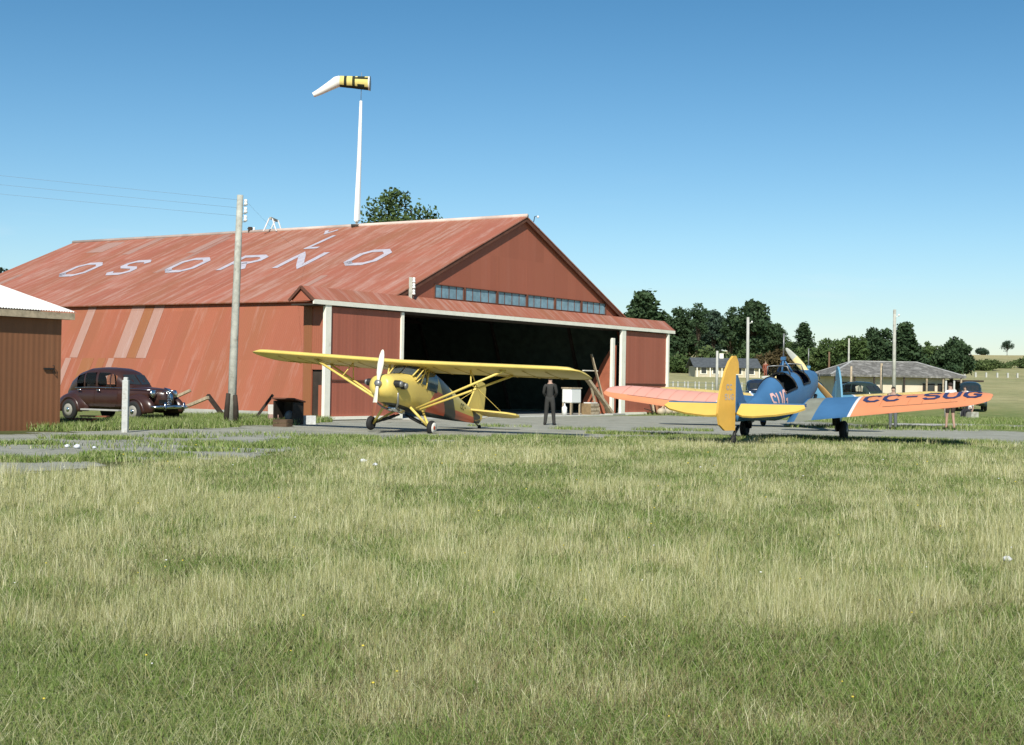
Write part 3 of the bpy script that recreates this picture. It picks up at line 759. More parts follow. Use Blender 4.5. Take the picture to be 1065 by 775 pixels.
# junk heap under the orange wing
jr = random.Random(5)
pile = thing('scrap_heap', 'heap of brown scrap wood and sacks below the orange wing', 'scrap heap'); put(pile, 27.7, -.35)
for k in range(26):
    m = MB(); x = jr.uniform(-1.8, 1.8); a = jr.uniform(-1, 1)
    m.beam((x, jr.uniform(-.3, .2), jr.uniform(.02, .2)), (x + a * .8, jr.uniform(-.3, .3), jr.uniform(.2, .95)), jr.uniform(.05, .12), jr.uniform(.03, .07))
    m.build('scrap_board', [M_wood, M_soffit, M_dark, mat('brown_scrap', (.22, .10, .05), .9, var=.3)][k % 4], pile)
for k in range(4):
    m = MB(); m.ellipsoid((-1.0 + k * .75, -.25, .16), (.34, .24, .2)); m.build('sack', mat('pale_sacking', (.50, .42, .30), .95, var=.2, bump=.4), pile)

# ------------------------------------------------------------------ aircraft helpers
def sup(x, w, zb, zt, n=20, e=2.6):
    zc = (zb + zt) / 2; h = (zt - zb) / 2; r = []
    for k in range(n):
        a = 2 * math.pi * (k + .5) / n; c, s_ = math.cos(a), math.sin(a)
        r.append(Vector((x, w * math.copysign(abs(c) ** (2 / e), c), zc + h * math.copysign(abs(s_) ** (2 / e), s_))))
    return r
def sup2(x, w, zb, zt, n, el, eu):
    zc = (zb + zt) / 2; h = (zt - zb) / 2; r = []
    for k in range(n):
        a = 2 * math.pi * (k + .5) / n; c, s_ = math.cos(a), math.sin(a); e = eu if s_ > 0 else el
        r.append(Vector((x, w * math.copysign(abs(c) ** (2 / e), c), zc + h * math.copysign(abs(s_) ** (2 / e), s_))))
    return r
def lerp_sec(secs, x):
    for a, b in zip(secs, secs[1:]):
        if a[0] >= x >= b[0]:
            t = (a[0] - x) / (a[0] - b[0]); return [p + (q - p) * t for p, q in zip(a, b)]
    return list(secs[-1] if x < secs[-1][0] else secs[0])
def sec_y(secs, x, z, e=2.6):
    _, w, zb, zt = lerp_sec(secs, x)[:4]; zc = (zb + zt) / 2; h = (zt - zb) / 2
    q = min(.999, abs((z - zc) / h)); return w * (1 - q ** e) ** (1 / e)
def foil(c, t):
    return 5 * t * (.2969 * math.sqrt(max(c, 0)) - .126 * c - .3516 * c * c + .2843 * c ** 3 - .1036 * c ** 4)
CS = [1, .9, .74, .72, .55, .38, .22, .1, .04, 0]
def wing_ring(y, le, ch, z, t):
    top = [Vector((le - c * ch, y, z + 1.35 * ch * foil(c, t))) for c in CS]
    bot = [Vector((le - c * ch, y, z - .65 * ch * foil(c, t))) for c in CS[-2::-1]]
    return top + bot
NT_ = len(CS) - 1
def wheel(t, p, r, w, hubm, rimm, xf, out=-1, rimr=.58, capr=.24):
    """axle along y; out is the side the hub cap faces"""
    m = MB(xf); prof = []
    for k in range(13):
        a = -math.pi * .5 + math.pi * k / 12 * 1.0
        prof.append((r - w * .5 + w * .5 * math.cos(a), w * .5 * math.sin(a)))
    prof = [(r * .45, -w * .4)] + prof + [(r * .45, w * .4)]
    m.lathe(prof, p, 'y', 24); wh = m.build('wheel', M_rubber, t)
    m = MB(xf); m.lathe([(.01, out * w * .53), (r * .22, out * w * .53), (r * .26, out * w * .53), (r * rimr, out * w * .51), (r * (rimr + .02), out * w * .2)], p, 'y', 20)
    m.build('rim', rimm, wh)
    m = MB(xf); m.lathe([(.01, out * w * .62), (r * capr * .75, out * w * .58), (r * capr, out * w * .56), (r * capr, out * w * .3)], p, 'y', 16); m.build('hub_cap', hubm, wh)
    return wh
def pitched(alpha):
    c, s_ = math.cos(alpha), math.sin(alpha)
    return lambda p: Vector((p.x * c - p.z * s_, p.y, p.x * s_ + p.z * c))

# ------------------------------------------------------------------ yellow high-wing cabin plane
def yellow_plane():
    AL = R(10.5); xf = pitched(AL)
    t = thing('light_airplane', 'yellow high-wing light airplane with red and dark bands, parked facing left', 'airplane', (-3.36, 43.41, 0))
    t.rotation_euler = (R(-2.4), 0, R(-114.8)); t.scale = (1.057,) * 3
    Y = mat('yellow_dope', (.72, .55, .14), .38, var=.07, scale=1.5, spec=.4)
    RD = mat('red_dope', (.50, .09, .035), .4, var=.1); BK = mat('dark_green_dope', (.035, .040, .025), .45, var=.15)
    # livery painted on the fuselage; uv holds (length, height)
    k = NT('yellow_fuselage_livery'); sp = k.n('SeparateXYZ'); k.l(k.uv(), sp.inputs[0]); X, Z = sp.outputs['X'], sp.outputs['Y']
    q = k.math('SUBTRACT', X, k.math('MULTIPLY', k.math('SUBTRACT', Z, .75), .95))
    def band(a, lo, hi): return k.math('MULTIPLY', k.math('GREATER_THAN', a, lo), k.math('LESS_THAN', a, hi))
    c = k.mix(k.noise(k.objc(), 2), (.66, .50, .12), (.76, .58, .15))
    rear = k.math('MULTIPLY', k.math('LESS_THAN', q, -3.0), k.math('LESS_THAN', Z, k.math('ADD', 1.16, k.math('MULTIPLY', k.math('ADD', X, 3.2), -.03))))
    frontr = k.math('MULTIPLY', band(q, -2.15, -.62), k.math('LESS_THAN', k.math('ADD', Z, k.math('MULTIPLY', k.math('MAXIMUM', k.math('ADD', X, .9), 0.0), 1.2)), 1.42))
    c = k.mix(k.math('MAXIMUM', rear, frontr), c, (.76, .15, .06))
    dark = k.math('MAXIMUM', band(q, -3.0, -2.05), band(q, -5.5, -4.75))
    belly = k.math('LESS_THAN', Z, k.math('ADD', .70, k.math('MULTIPLY', k.math('MAXIMUM', k.math('MULTIPLY', X, -1), 0.0), .070)))
    c = k.mix(k.math('MAXIMUM', dark, belly), c, (.04, .042, .026))
    k.l(c, k.b.inputs['Base Color']); k.b.inputs['Roughness'].default_value = .38
    secs = [(1.62, .20, .98, 1.30), (1.58, .33, .84, 1.38), (1.35, .40, .74, 1.46), (.95, .45, .68, 1.54), (.55, .48, .66, 1.62), (.30, .49, .66, 1.70), (.05, .48, .66, 1.98), (-.4, .48, .66, 2.02), (-.95, .47, .68, 2.01), (-1.5, .42, .72, 1.92), (-2.2, .34, .78, 1.78), (-3.2, .23, .88, 1.60), (-4.2, .12, 1.0, 1.44), (-4.95, .035, 1.08, 1.34)]
    rings = [sup(x, w, a, b, 24, 3.4 if x < 1 else 2.4) for x, w, a, b in secs]
    m = MB(xf); m.loft(rings, 0, True, uvs=[(p.x, p.z) for r in rings for p in r]); fus = m.build('fuselage', k.m, t)
    GL = mat('dark_cabin_glass', (.05, .065, .075), .08, var=.2, spec=.8)
    # windscreen, side windows
    m = MB(xf)
    for sg in (-1, 1):
        m.quad([(.54, sg * .02, 1.655), (.42, sg * .40, 1.63), (.09, sg * .40, 1.95), (.14, sg * .02, 2.0)])
    m.build('windscreen', GL, fus)
    for sg in (-1, 1):
        for x0, x1, z0, z1 in ((.30, -.22, 1.46, 1.92), (-.28, -.98, 1.36, 1.92)):
            m = MB(xf); n = 6; g = []
            for i in range(n + 1):
                for j in range(n + 1):
                    x = x0 + (x1 - x0) * i / n; z = z0 + (z1 - z0) * j / n
                    if x0 > 0: z = min(z, 1.62 + (.34 - x) * 1.0)
                    g.append((x, sg * (sec_y(secs, x, z, 3.4) + .006), z))
            m.add(g, [(i * (n + 1) + j, (i + 1) * (n + 1) + j, (i + 1) * (n + 1) + j + 1, i * (n + 1) + j + 1) for i in range(n) for j in range(n)], 0, True)
            m.build('side_window', GL, fus)
        m = MB(xf)
        m.tube([(.50, sg * .40, 1.60), (.08, sg * .43, 1.98)], .022, 6); m.tube([(.36, sg * .49, 1.45), (-.25, sg * .50, 1.95)], .02, 6); m.tube([(-.25, sg * .495, 1.36), (-.25, sg * .50, 1.95)], .02, 6)
        m.build('window_frame', Y, fus)
    # small registration letters on the rear fuselage side
    for sg in (1, -1):
        m = MB(xf); fmp = lambda a, b: Vector((-a * sg, sg * (sec_y(secs, -a * sg, b, 3.4) + .006), b))
        xs = 3.05 if sg > 0 else -3.75
        word(m, 'CC-', xs, 1.26, .14, .17, .028, .03, fmp, 0, .05); m.build('registration', BK, fus, recalc=False)
    # engine cylinders, exhaust, propeller
    for sg in (-1, 1):
        for x in (1.36, 1.08):
            m = MB(xf)
            for q_ in range(6):
                y0 = .32 + q_ * .036; m.lathe([(.02, sg * y0), (.105, sg * y0), (.105, sg * (y0 + .018)), (.085, sg * (y0 + .02)), (.085, sg * (y0 + .036)), (.02, sg * (y0 + .036))], (x, 0, 1.20), 'y', 14)
            ec = m.build('engine_cylinder', mat('engine_black', (.035, .035, .035), .45, .3, var=.3), t)
            m = MB(xf); m.lathe([(.02, sg * .535), (.09, sg * .535), (.08, sg * .59), (.02, sg * .60)], (x, 0, 1.20), 'y', 12); m.build('cylinder_head', M_steel, ec)
        m = MB(xf); m.tube([(1.20, sg * .40, .98), (1.05, sg * .36, .70), (.85, sg * .22, .58), (.55, sg * .15, .56)], .03, 8); m.build('exhaust_pipe', M_steel, t)
    m = MB(xf); m.lathe([(.02, .12), (.09, .11), (.10, 0), (.06, -.08)], (1.64, 0, 1.13), 'x', 12); pr = m.build('propeller', M_steel, t)
    W_ = mat('cream_propeller_paint', (.78, .74, .60), .4, var=.05); BR = mat('red_brown_propeller', (.26, .09, .05), .45, var=.1)
    for sg, ln in ((1, .96), (-1, .96)):
        rs = [(.02, .045, .05, 70), (.12, .055, .045, 55), (.3, .085, .032, 38), (.55, .098, .022, 26), (.8, .075, .014, 18), (.92, .045, .010, 16), (.96, .012, .006, 16)]
        m = MB(xf); rr = []
        for r_, cw, th, tw in rs:
            ring = []
            for k_ in range(10):
                a = 2 * math.pi * k_ / 10; u_, v_ = cw * math.cos(a), th * math.sin(a); b = R(tw) * sg
                ring.append(Vector((1.70 + v_ * math.cos(b) - u_ * math.sin(b) * .7, u_ * math.cos(b) + v_ * math.sin(b), 1.13 + sg * r_)))
            rr.append(ring)
        m.loft(rr, lambda i, j: (1 if (sg < 0 and i >= 3) else 0), True); m.build('blade', [W_, BR], pr)
    # wing
    m = MB(xf)
    ys = [-5.4, -5.36, -5.25, -5.05, -4.75, -4.2, -2.9, -1.6, -.5, 0, .5, 1.6, 2.9, 4.2, 4.75, 5.05, 5.25, 5.36, 5.4]
    rr = []
    for y in ys:
        a = abs(y); ch = 1.60; le = .50
        if a > 4.75:
            f_ = (a - 4.75) / .65; q_ = math.sqrt(max(0, 1 - f_ * f_)); ch = max(.25, 1.6 * (.55 + .45 * q_)); le = .50 - (1 - q_) * .32
        rr.append(wing_ring(y, le, ch, 1.98 + a * .014, .12 if a < 5.2 else .07))
    m.loft(rr, 0, True); wg = m.build('wing', Y, t)
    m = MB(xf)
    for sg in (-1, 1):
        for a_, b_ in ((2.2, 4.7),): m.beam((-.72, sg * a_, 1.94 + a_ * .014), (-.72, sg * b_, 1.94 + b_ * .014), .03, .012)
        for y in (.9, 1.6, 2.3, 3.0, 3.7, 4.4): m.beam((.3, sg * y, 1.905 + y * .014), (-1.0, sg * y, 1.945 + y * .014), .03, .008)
    m.build('rib_tape', mat('dark_yellow_tape', (.46, .33, .07), .6), wg)  # tapes a darker yellow than the wing
    for sg in (-1, 1):
        fa, ra = Vector((.12, sg * .46, .72)), Vector((-.10, sg * .46, .73)); fw_, rw = Vector((.22, sg * 3.15, 1.97)), Vector((-.55, sg * 3.05, 1.96))
        m = MB(xf); m.tube([fa, fw_], .036, 8); m.build('wing_strut', Y, t)
        m = MB(xf); m.tube([ra, rw], .033, 8); m.build('wing_strut', Y, t)
        f2 = fa.lerp(fw_, .62); r2 = ra.lerp(rw, .62)
        m = MB(xf); m.tube([f2, (-.02, sg * 1.95, 1.96), r2], .020, 6); m.tube([f2, r2], .015, 6); m.build('jury_strut', Y, t)
        m = MB(xf); m.tube([(.42, sg * .47, 1.50), (.12, sg * .62, 2.0), (.10, sg * .49, 1.45)], .022, 6); m.build('cabane_strut', Y, t)
        # undercarriage (the wheel nearest the camera sits on lower ground)
        ax = Vector((.05, sg * .92, .205))
        m = MB(xf); m.tube([(.42, sg * .42, .70), ax], .038, 8); m.tube([(-.35, sg * .42, .72), ax], .035, 8); m.build('gear_leg', Y, t)
        m = MB(xf); m.tube([ax, (.05, sg * .1, .52)], .03, 8); m.tube([(.05, sg * .62, .33), (.05, sg * .25, .47)], .05, 8); m.build('shock_strut', M_black, t)
        wheel(t, ax + Vector((0, sg * .08, 0)), .21, .17, RD if sg > 0 else Y, mat('cream_rim', (.80, .78, .70), .4, var=.05), xf, sg, .74, .27)
    m = MB(xf); m.lathe([(.02, -.16), (.09, -.14), (.09, .14), (.02, .16)], (.62, 0, .60), 'y', 12); m.box((.35, .08, .57), (.3, .12, .10)); m.build('muffler', M_chrome, t)
    # tail
    m = MB(xf); m.prism([(-3.95, 0, 1.40), (-4.45, 0, 2.30), (-4.62, 0, 2.42), (-4.72, 0, 2.42), (-4.72, 0, 1.30)], (0, .05, 0)); m.build('fin', Y, t)
    m = MB(xf); m.prism([(-4.74, 0, 1.05), (-4.74, 0, 2.42), (-4.98, 0, 2.40), (-5.12, 0, 2.25), (-5.18, 0, 1.55), (-5.10, 0, 1.25), (-4.95, 0, 1.08)], (0, .045, 0)); m.build('rudder', Y, t)
    for sg in (-1, 1):
        m = MB(xf); m.prism([(-4.05, sg * .08, 1.40), (-4.30, sg * 1.25, 1.40), (-4.50, sg * 1.48, 1.40), (-4.66, sg * 1.5, 1.40), (-4.66, sg * .08, 1.40)], (0, 0, .05)); m.build('stabilizer', Y, t)
        m = MB(xf); m.prism([(-4.68, sg * .12, 1.40), (-4.68, sg * 1.5, 1.40), (-4.85, sg * 1.46, 1.38), (-5.02, sg * 1.15, 1.36), (-5.05, sg * .3, 1.36), (-4.9, sg * .12, 1.37)], (0, 0, .04)); m.build('elevator', Y, t)
        m = MB(xf); m.tube([(-4.55, 0, 2.15), (-4.5, sg * 1.0, 1.42), (-4.5, sg * .06, 1.10)], .010, 5); m.build('brace_wire', Y, t)
    m = MB(xf); m.tube([(-4.55, 0, 1.12), (-4.85, 0, 1.04), (-5.02, 0, .98)], .022, 6); tl = m.build('tail_spring', M_black, t)
    m = MB(xf); m.lathe([(.02, -.03), (.07, -.03), (.08, 0), (.07, .03), (.02, .03)], (-5.05, 0, .985), 'y', 12); m.build('tail_wheel', M_rubber, tl)
    return t
yellow_plane()

# ------------------------------------------------------------------ low-wing open-cockpit trainers
RIBC = {'orange_dope': (.74, .285, .13), 'pink_dope': (.76, .37, .28), 'yellow_wing_dope': (.70, .52, .17), 'cream_dope': (.66, .55, .44)}
def trainer(label, loc, th, sc, body, wingc, fin, text=True, group=None, rud=17.0, pa=41):
    AL = R(9); xf = pitched(AL)
    t = thing('trainer_airplane', label, 'airplane', loc, th, group); t.scale = (sc,) * 3
    YE = mat('trainer_yellow', (.74, .49, .11), .45, var=.06, scale=1.2)
    W_ = mat('white_stripe_paint', (.72, .70, .68), .5, var=.05)
    secs = [(1.98, .13, 1.30, 1.56), (1.92, .24, 1.16, 1.66), (1.5, .34, 1.02, 1.74), (.8, .42, .88, 1.84), (.35, .46, .80, 1.90), (.30, .46, .80, 1.90), (-.45, .48, .78, 1.98), (-.55, .48, .78, 2.0), (-.95, .48, .80, 2.03), (-1.05, .48, .80, 2.02), (-1.95, .42, .86, 2.04), (-2.05, .41, .88, 2.02), (-2.6, .33, .98, 1.86), (-3.3, .24, 1.10, 1.73), (-4.2, .14, 1.25, 1.66), (-4.95, .05, 1.36, 1.62)]
    EU = lambda x: 2.4 if x > -.6 else (2.1 if x > -1.9 else 1.75)
    rings = [sup2(x, w, a, b, 28, 2.6, EU(x)) for x, w, a, b in secs]
    hole = lambda i, j: i in (5, 9) and 1 <= j <= 11
    m = MB(xf); m.loft(rings, 0, True, skip=hole); fus = m.build('fuselage', body, t)
    IN = mat('cockpit_dark', (.02, .022, .018), .8, var=.2)
    for x0, x1, zt in ((.30, -.45, 1.94), (-1.05, -1.95, 2.07)):
        m = MB(xf); r_ = []
        a, b = lerp_sec(secs, x0 - .01), lerp_sec(secs, x1 + .01)
        m.box(((x0 + x1) / 2, 0, 1.35), (abs(x1 - x0) - .02, .80, .06)); m.box((x1 + .10, 0, 1.62), (.10, .62, .5))
        m.build('cockpit', IN, fus)
        i0 = 5 if x0 > 0 else 9
        pts = [rings[i0][j] for j in range(1, 13)] + [rings[i0 + 1][j] for j in range(12, 0, -1)]; pts.append(pts[0])
        m = MB(xf); m.tube(pts, .028, 7); m.build('coaming', mat('black_leather', (.018, .017, .015), .5), fus)
        m = MB(xf)
        for y0, y1, dx in ((-.32, -.16, .12), (-.16, .16, 0), (.16, .32, .12)):
            xx = x0 - .02
            m.quad([(xx - (dx if y0 < -.2 else 0), y0, zt - .06), (xx - (dx if y1 > .2 else 0), y1, zt - .06), (xx - .12 - (dx if y1 > .2 else 0), y1 * .85, zt + .15), (xx - .12 - (dx if y0 < -.2 else 0), y0 * .85, zt + .15)])
        ws = m.build('windscreen', glass('windscreen_glass', .75), fus)
        m = MB(xf)
        for y in (-.32, .32): m.tube([(x0 - .14, y, zt - .08), (x0 - .26, y * .85, zt + .16)], .018, 6)
        m.tube([(x0 - .26, -.272, zt + .16), (x0 - .14, -.13, zt + .16), (x0 - .14, .13, zt + .16), (x0 - .26, .272, zt + .16)], .018, 6)
        m.build('screen_frame', M_steel, ws)
    # crash pylon with a thin mast
    m = MB(xf); m.tube([(-.62, -.20, 2.0), (-.72, 0, 2.36), (-.62, .20, 2.0)], .032, 7); m.tube([(-.92, 0, 2.0), (-.72, 0, 2.36)], .028, 7); m.box((-.72, 0, 2.37), (.13, .12, .08)); py_ = m.build('crash_pylon', body, t)
    m = MB(xf); m.tube([(-.72, 0, 2.40), (-.60, 0, 3.04)], .020, 6); m.build('mast', M_steel, py_)
    # nose and propeller
    m = MB(xf); m.tube([(1.45, -.28, 1.02), (1.2, -.30, .90), (.9, -.30, .84)], .05, 8); m.build('exhaust_pipe', M_black, t)
    m = MB(xf); m.lathe([(.02, .20), (.07, .17), (.12, .05), (.13, -.04)], (1.99, 0, 1.43), 'x', 14); pr = m.build('propeller', body, t)
    PY = mat('pale_yellow_blade', (.74, .60, .28), .4, var=.06); PG = mat('grey_blade_tip', (.45, .46, .40), .45); PB = mat('wood_blade', (.42, .26, .10), .45, var=.15)
    for sg in (1, -1):
        rs = [(.05, .06, .05, 60), (.2, .085, .042, 45), (.45, .115, .028, 33), (.75, .105, .018, 24), (.98, .075, .012, 18), (1.1, .045, .008, 16), (1.14, .012, .005, 16)]
        m = MB(xf); rr = []; ca = R(pa)
        for r_, cw, th_, tw in rs:
            ring = []
            for k_ in range(10):
                a = 2 * math.pi * k_ / 10; u_, v_ = cw * math.cos(a), th_ * math.sin(a); b = R(tw) * sg
                lx = v_ * math.cos(b) - u_ * math.sin(b) * .6; ly = u_ * math.cos(b)
                # blade axis rolled by ca about x: up and to the left seen from behind
                yy = sg * r_ * math.sin(ca) + ly * math.cos(ca); zz = sg * r_ * math.cos(ca) - ly * math.sin(ca)
                ring.append(Vector((2.10 + lx, yy, 1.43 + zz)))
            rr.append(ring)
        m.loft(rr, (lambda i, j: 1 if i >= 3 else 0) if sg > 0 else (lambda i, j: 2), True); m.build('blade', [PY, PG, PB], pr)
    # wing: low, tapered, dihedral
    def wdef(a):
        f_ = a / 5.4; ch = 2.05 - .80 * f_; le = .38 - .26 * f_; z = .92 + a * .085
        if a > 4.6:
            g_ = (a - 4.6) / .8; q_ = math.sqrt(max(0, 1 - g_ * g_)); c2 = max(.18, ch * (.30 + .70 * q_)); le -= (ch - c2) * .42; ch = c2
        return le, ch, z, (.15 - .06 * f_) if a < 5.1 else .07
    INC = R(6.5); ci, si = math.cos(INC), math.sin(INC)
    def inc(p):
        le = .38 - .26 * abs(p.y) / 5.4 - .45; z0 = .92 + abs(p.y) * .085
        return Vector((le + (p.x - le) * ci - (p.z - z0) * si, p.y, z0 + (p.x - le) * si + (p.z - z0) * ci))
    def wtop(x, y):
        le, ch, z, th_ = wdef(abs(y)); c = min(1, max(0, (le - x) / ch)); return z + 1.35 * ch * foil(c, th_)
    for sg in (-1, 1):
        ys = [.30, .50, .95, 1.02, 1.88, 1.96, 2.7, 3.4, 4.1, 4.6, 4.9, 5.12, 5.28, 5.37, 5.4]
        rr = [[inc(p) for p in wing_ring(sg * y, *wdef(y))] for y in ys]
        def mi(i, j, sg=sg):
            y = (ys[i] + ys[min(i + 1, len(ys) - 1)]) / 2
            if j == 2 and i >= 6 and i < 9: return 4           # the aileron gap
            if y < .97: return 2 if y > .48 else 0
            if y < 1.89: return 0
            if y < 1.95: return 3
            if sg > 0 and 2 < j < NT_ + 3: return 5
            return 1
        m = MB(xf); m.loft(rr, mi, True)
        wo_, wp = wingc
        wg = m.build('wing', [body, wo_, mat('walkway_grey', (.23, .24, .19), .8, var=.15), W_, M_dark, wp], t)
        m = MB(xf); y = 2.25
        while y < 5.0:
            le, ch, z, th_ = wdef(y); pr_ = [le - ch * c for c in (.06, .15, .3, .45, .6, .70)]
            L_ = [inc(Vector((x, sg * (y - .012), wtop(x, y) + .006))) for x in pr_]; R_ = [inc(Vector((x, sg * (y + .012), wtop(x, y) + .006))) for x in pr_]
            m.add(L_ + R_, [(i, i + 1, 7 + i, 6 + i) for i in range(5)], 0); y += .36
        m.build('rib_tape', mat('rib_tape_' + wp.name, tuple(c * .88 for c in RIBC.get(wp.name if sg > 0 else wo_.name, (.6, .4, .2))), .6) if sg > 0 else mat('rib_tape_' + wo_.name + '_fabric', tuple(c * .88 for c in RIBC.get(wo_.name, (.6, .4, .2))), .6), wg, recalc=False)
        if text and sg < 0:
            m = MB(xf); fmp = lambda a, b: inc(Vector((b, -a, wtop(b, a) + .012)))
            word(m, 'CC-SUG', 2.10, -.58, .41, .56, .11, .11, fmp, 0, .06); m.build('registration', mat('navy_paint', (.035, .045, .12), .5, var=.1), wg, recalc=False)
    if text:
        for sg in (-1, 1):
            m = MB(xf)
            def fmp(a, b, sg=sg): return Vector((a * -sg, sg * (sec_y(secs, a * -sg, b, EU(a * -sg) if b > sum(lerp_sec(secs, a * -sg)[2:4]) / 2 else 2.6) + .012), b))
            x0 = -2.80 if sg < 0 else 1.85
            word(m, 'SUG', x0, 1.24, .25, .46, .07, .07, fmp, 0, .06); m.build('registration', mat('pink_paint', (.74, .46, .42), .5, var=.06), fus, recalc=False)
    # gear
    for sg in (-1, 1):
        ax = Vector((.06, sg * 1.28, .275))
        m = MB(xf); m.tube([(-.05, sg * 1.22, .95), (0, sg * 1.22, .7), ax], [.12, .10, .07], 10); m.box((.0, sg * 1.20, .62), (.30, .10, .36)); m.build('gear_leg', M_black, t)  # legs coloured black for the shadow they stand in
        wheel(t, ax + Vector((0, sg * .13, 0)), .275, .17, M_steel, M_black, xf, sg)
    # tail surfaces are laid out in the parked attitude
    m = MB(); m.prism([(-4.25, 0, .98), (-4.55, 0, 1.12), (-5.12, 0, 1.72), (-5.22, 0, 1.72), (-5.22, 0, .80)], (0, .07, 0)); m.build('fin', fin, t)
    ru = [(0, .36), (.42, .36), (.64, .50), (.72, .78), (.68, 1.10), (.58, 1.45), (.44, 1.80), (.28, 2.05), (.12, 2.19), (0, 2.20), (-.10, 2.05), (-.13, 1.86), (-.12, 1.75), (0, 1.745)]
    dl_ = R(rud); dx, dy = -math.cos(dl_), math.sin(dl_)
    rp = lambda a, z, o=0.0: Vector((-5.26 + dx * a - dy * o, dy * a + dx * o, z))
    m = MB(); m.prism([rp(a, z) for a, z in ru], Vector((-dy, dx, 0)) * .06); rd = m.build('rudder', mat('rudder_orange_yellow', (.74, .43, .085), .45, var=.06) if text else fin, t)
    if text:
        BG = mat('faded_blue_grey_paint', (.42, .40, .38), .6, var=.2)
        for txt, a0, z0 in (('CC', .40, 1.36), ('SUG', .46, 1.12)):
            m = MB(); fm_ = lambda a, b: rp(-a, b, .036)
            word(m, txt, -a0, z0, .10, .13, .026, .035, fm_, 0, .05); m.build('marking', BG, rd, recalc=False)
    for sg in (-1, 1):
        m = MB(); m.prism([(-4.45, sg * .10, 1.00), (-4.72, sg * 1.45, 1.01), (-4.95, sg * 1.72, 1.01), (-5.20, sg * 1.74, 1.01), (-5.20, sg * .10, 1.00)], (0, 0, .08)); m.build('stabilizer', body, t)
        de = R(30)
        ep = lambda a, y: Vector((-5.23 - a * math.cos(de), sg * y, 1.0 - a * math.sin(de)))
        m = MB(); m.prism([ep(0, .16), ep(0, 1.74), ep(.14, 1.80), ep(.30, 1.62), ep(.48, 1.15), ep(.58, .6), ep(.56, .34), ep(.46, .18)], Vector((-math.sin(de), 0, math.cos(de))) * .05); m.build('elevator', YE, t)
    m = MB(); m.tube([(-4.95, 0, .45), (-5.2, 0, .30), (-5.3, 0, .12)], .045, 8); tl = m.build('tail_strut', M_black, t)
    m = MB(); m.lathe([(.02, -.05), (.10, -.05), (.13, 0), (.10, .05), (.02, .05)], (-5.30, 0, .13), 'y', 14); m.build('tail_wheel', M_rubber, tl)
    return t
B_ = mat('trainer_blue', (.055, .155, .30), .5, var=.10, scale=1.5, spec=.35)
OR = mat('orange_dope', (.74, .285, .13), .45, var=.06, scale=.8)
PK = mat('pink_dope', (.76, .37, .28), .45, var=.06, scale=.8)  # pinker tone for the front part of the left wing
LB = mat('pale_blue_paint', (.12, .30, .42), .5, var=.08)
trainer('blue low-wing airplane with orange wings marked CC-SUG and a yellow rudder, tail towards the grass', (8.669, 43.718, 0), R(63.0), 1.10, B_, (OR, PK), B_)
YW = mat('yellow_wing_dope', (.70, .52, .17), .45, var=.06)
trainer('blue low-wing airplane with plain yellow wings parked behind the orange-winged one', (11.7, 57.5, 0), R(91.5), 1.08, LB, (YW, YW), LB, False, None, 0, 85)
CRM = mat('cream_dope', (.66, .55, .44), .5, var=.06)
trainer('distant cream airplane with its wing showing at the right edge', (33.4, 76.0, 0), R(80), 1.0, CRM, (CRM, CRM), CRM, False, None, 0)

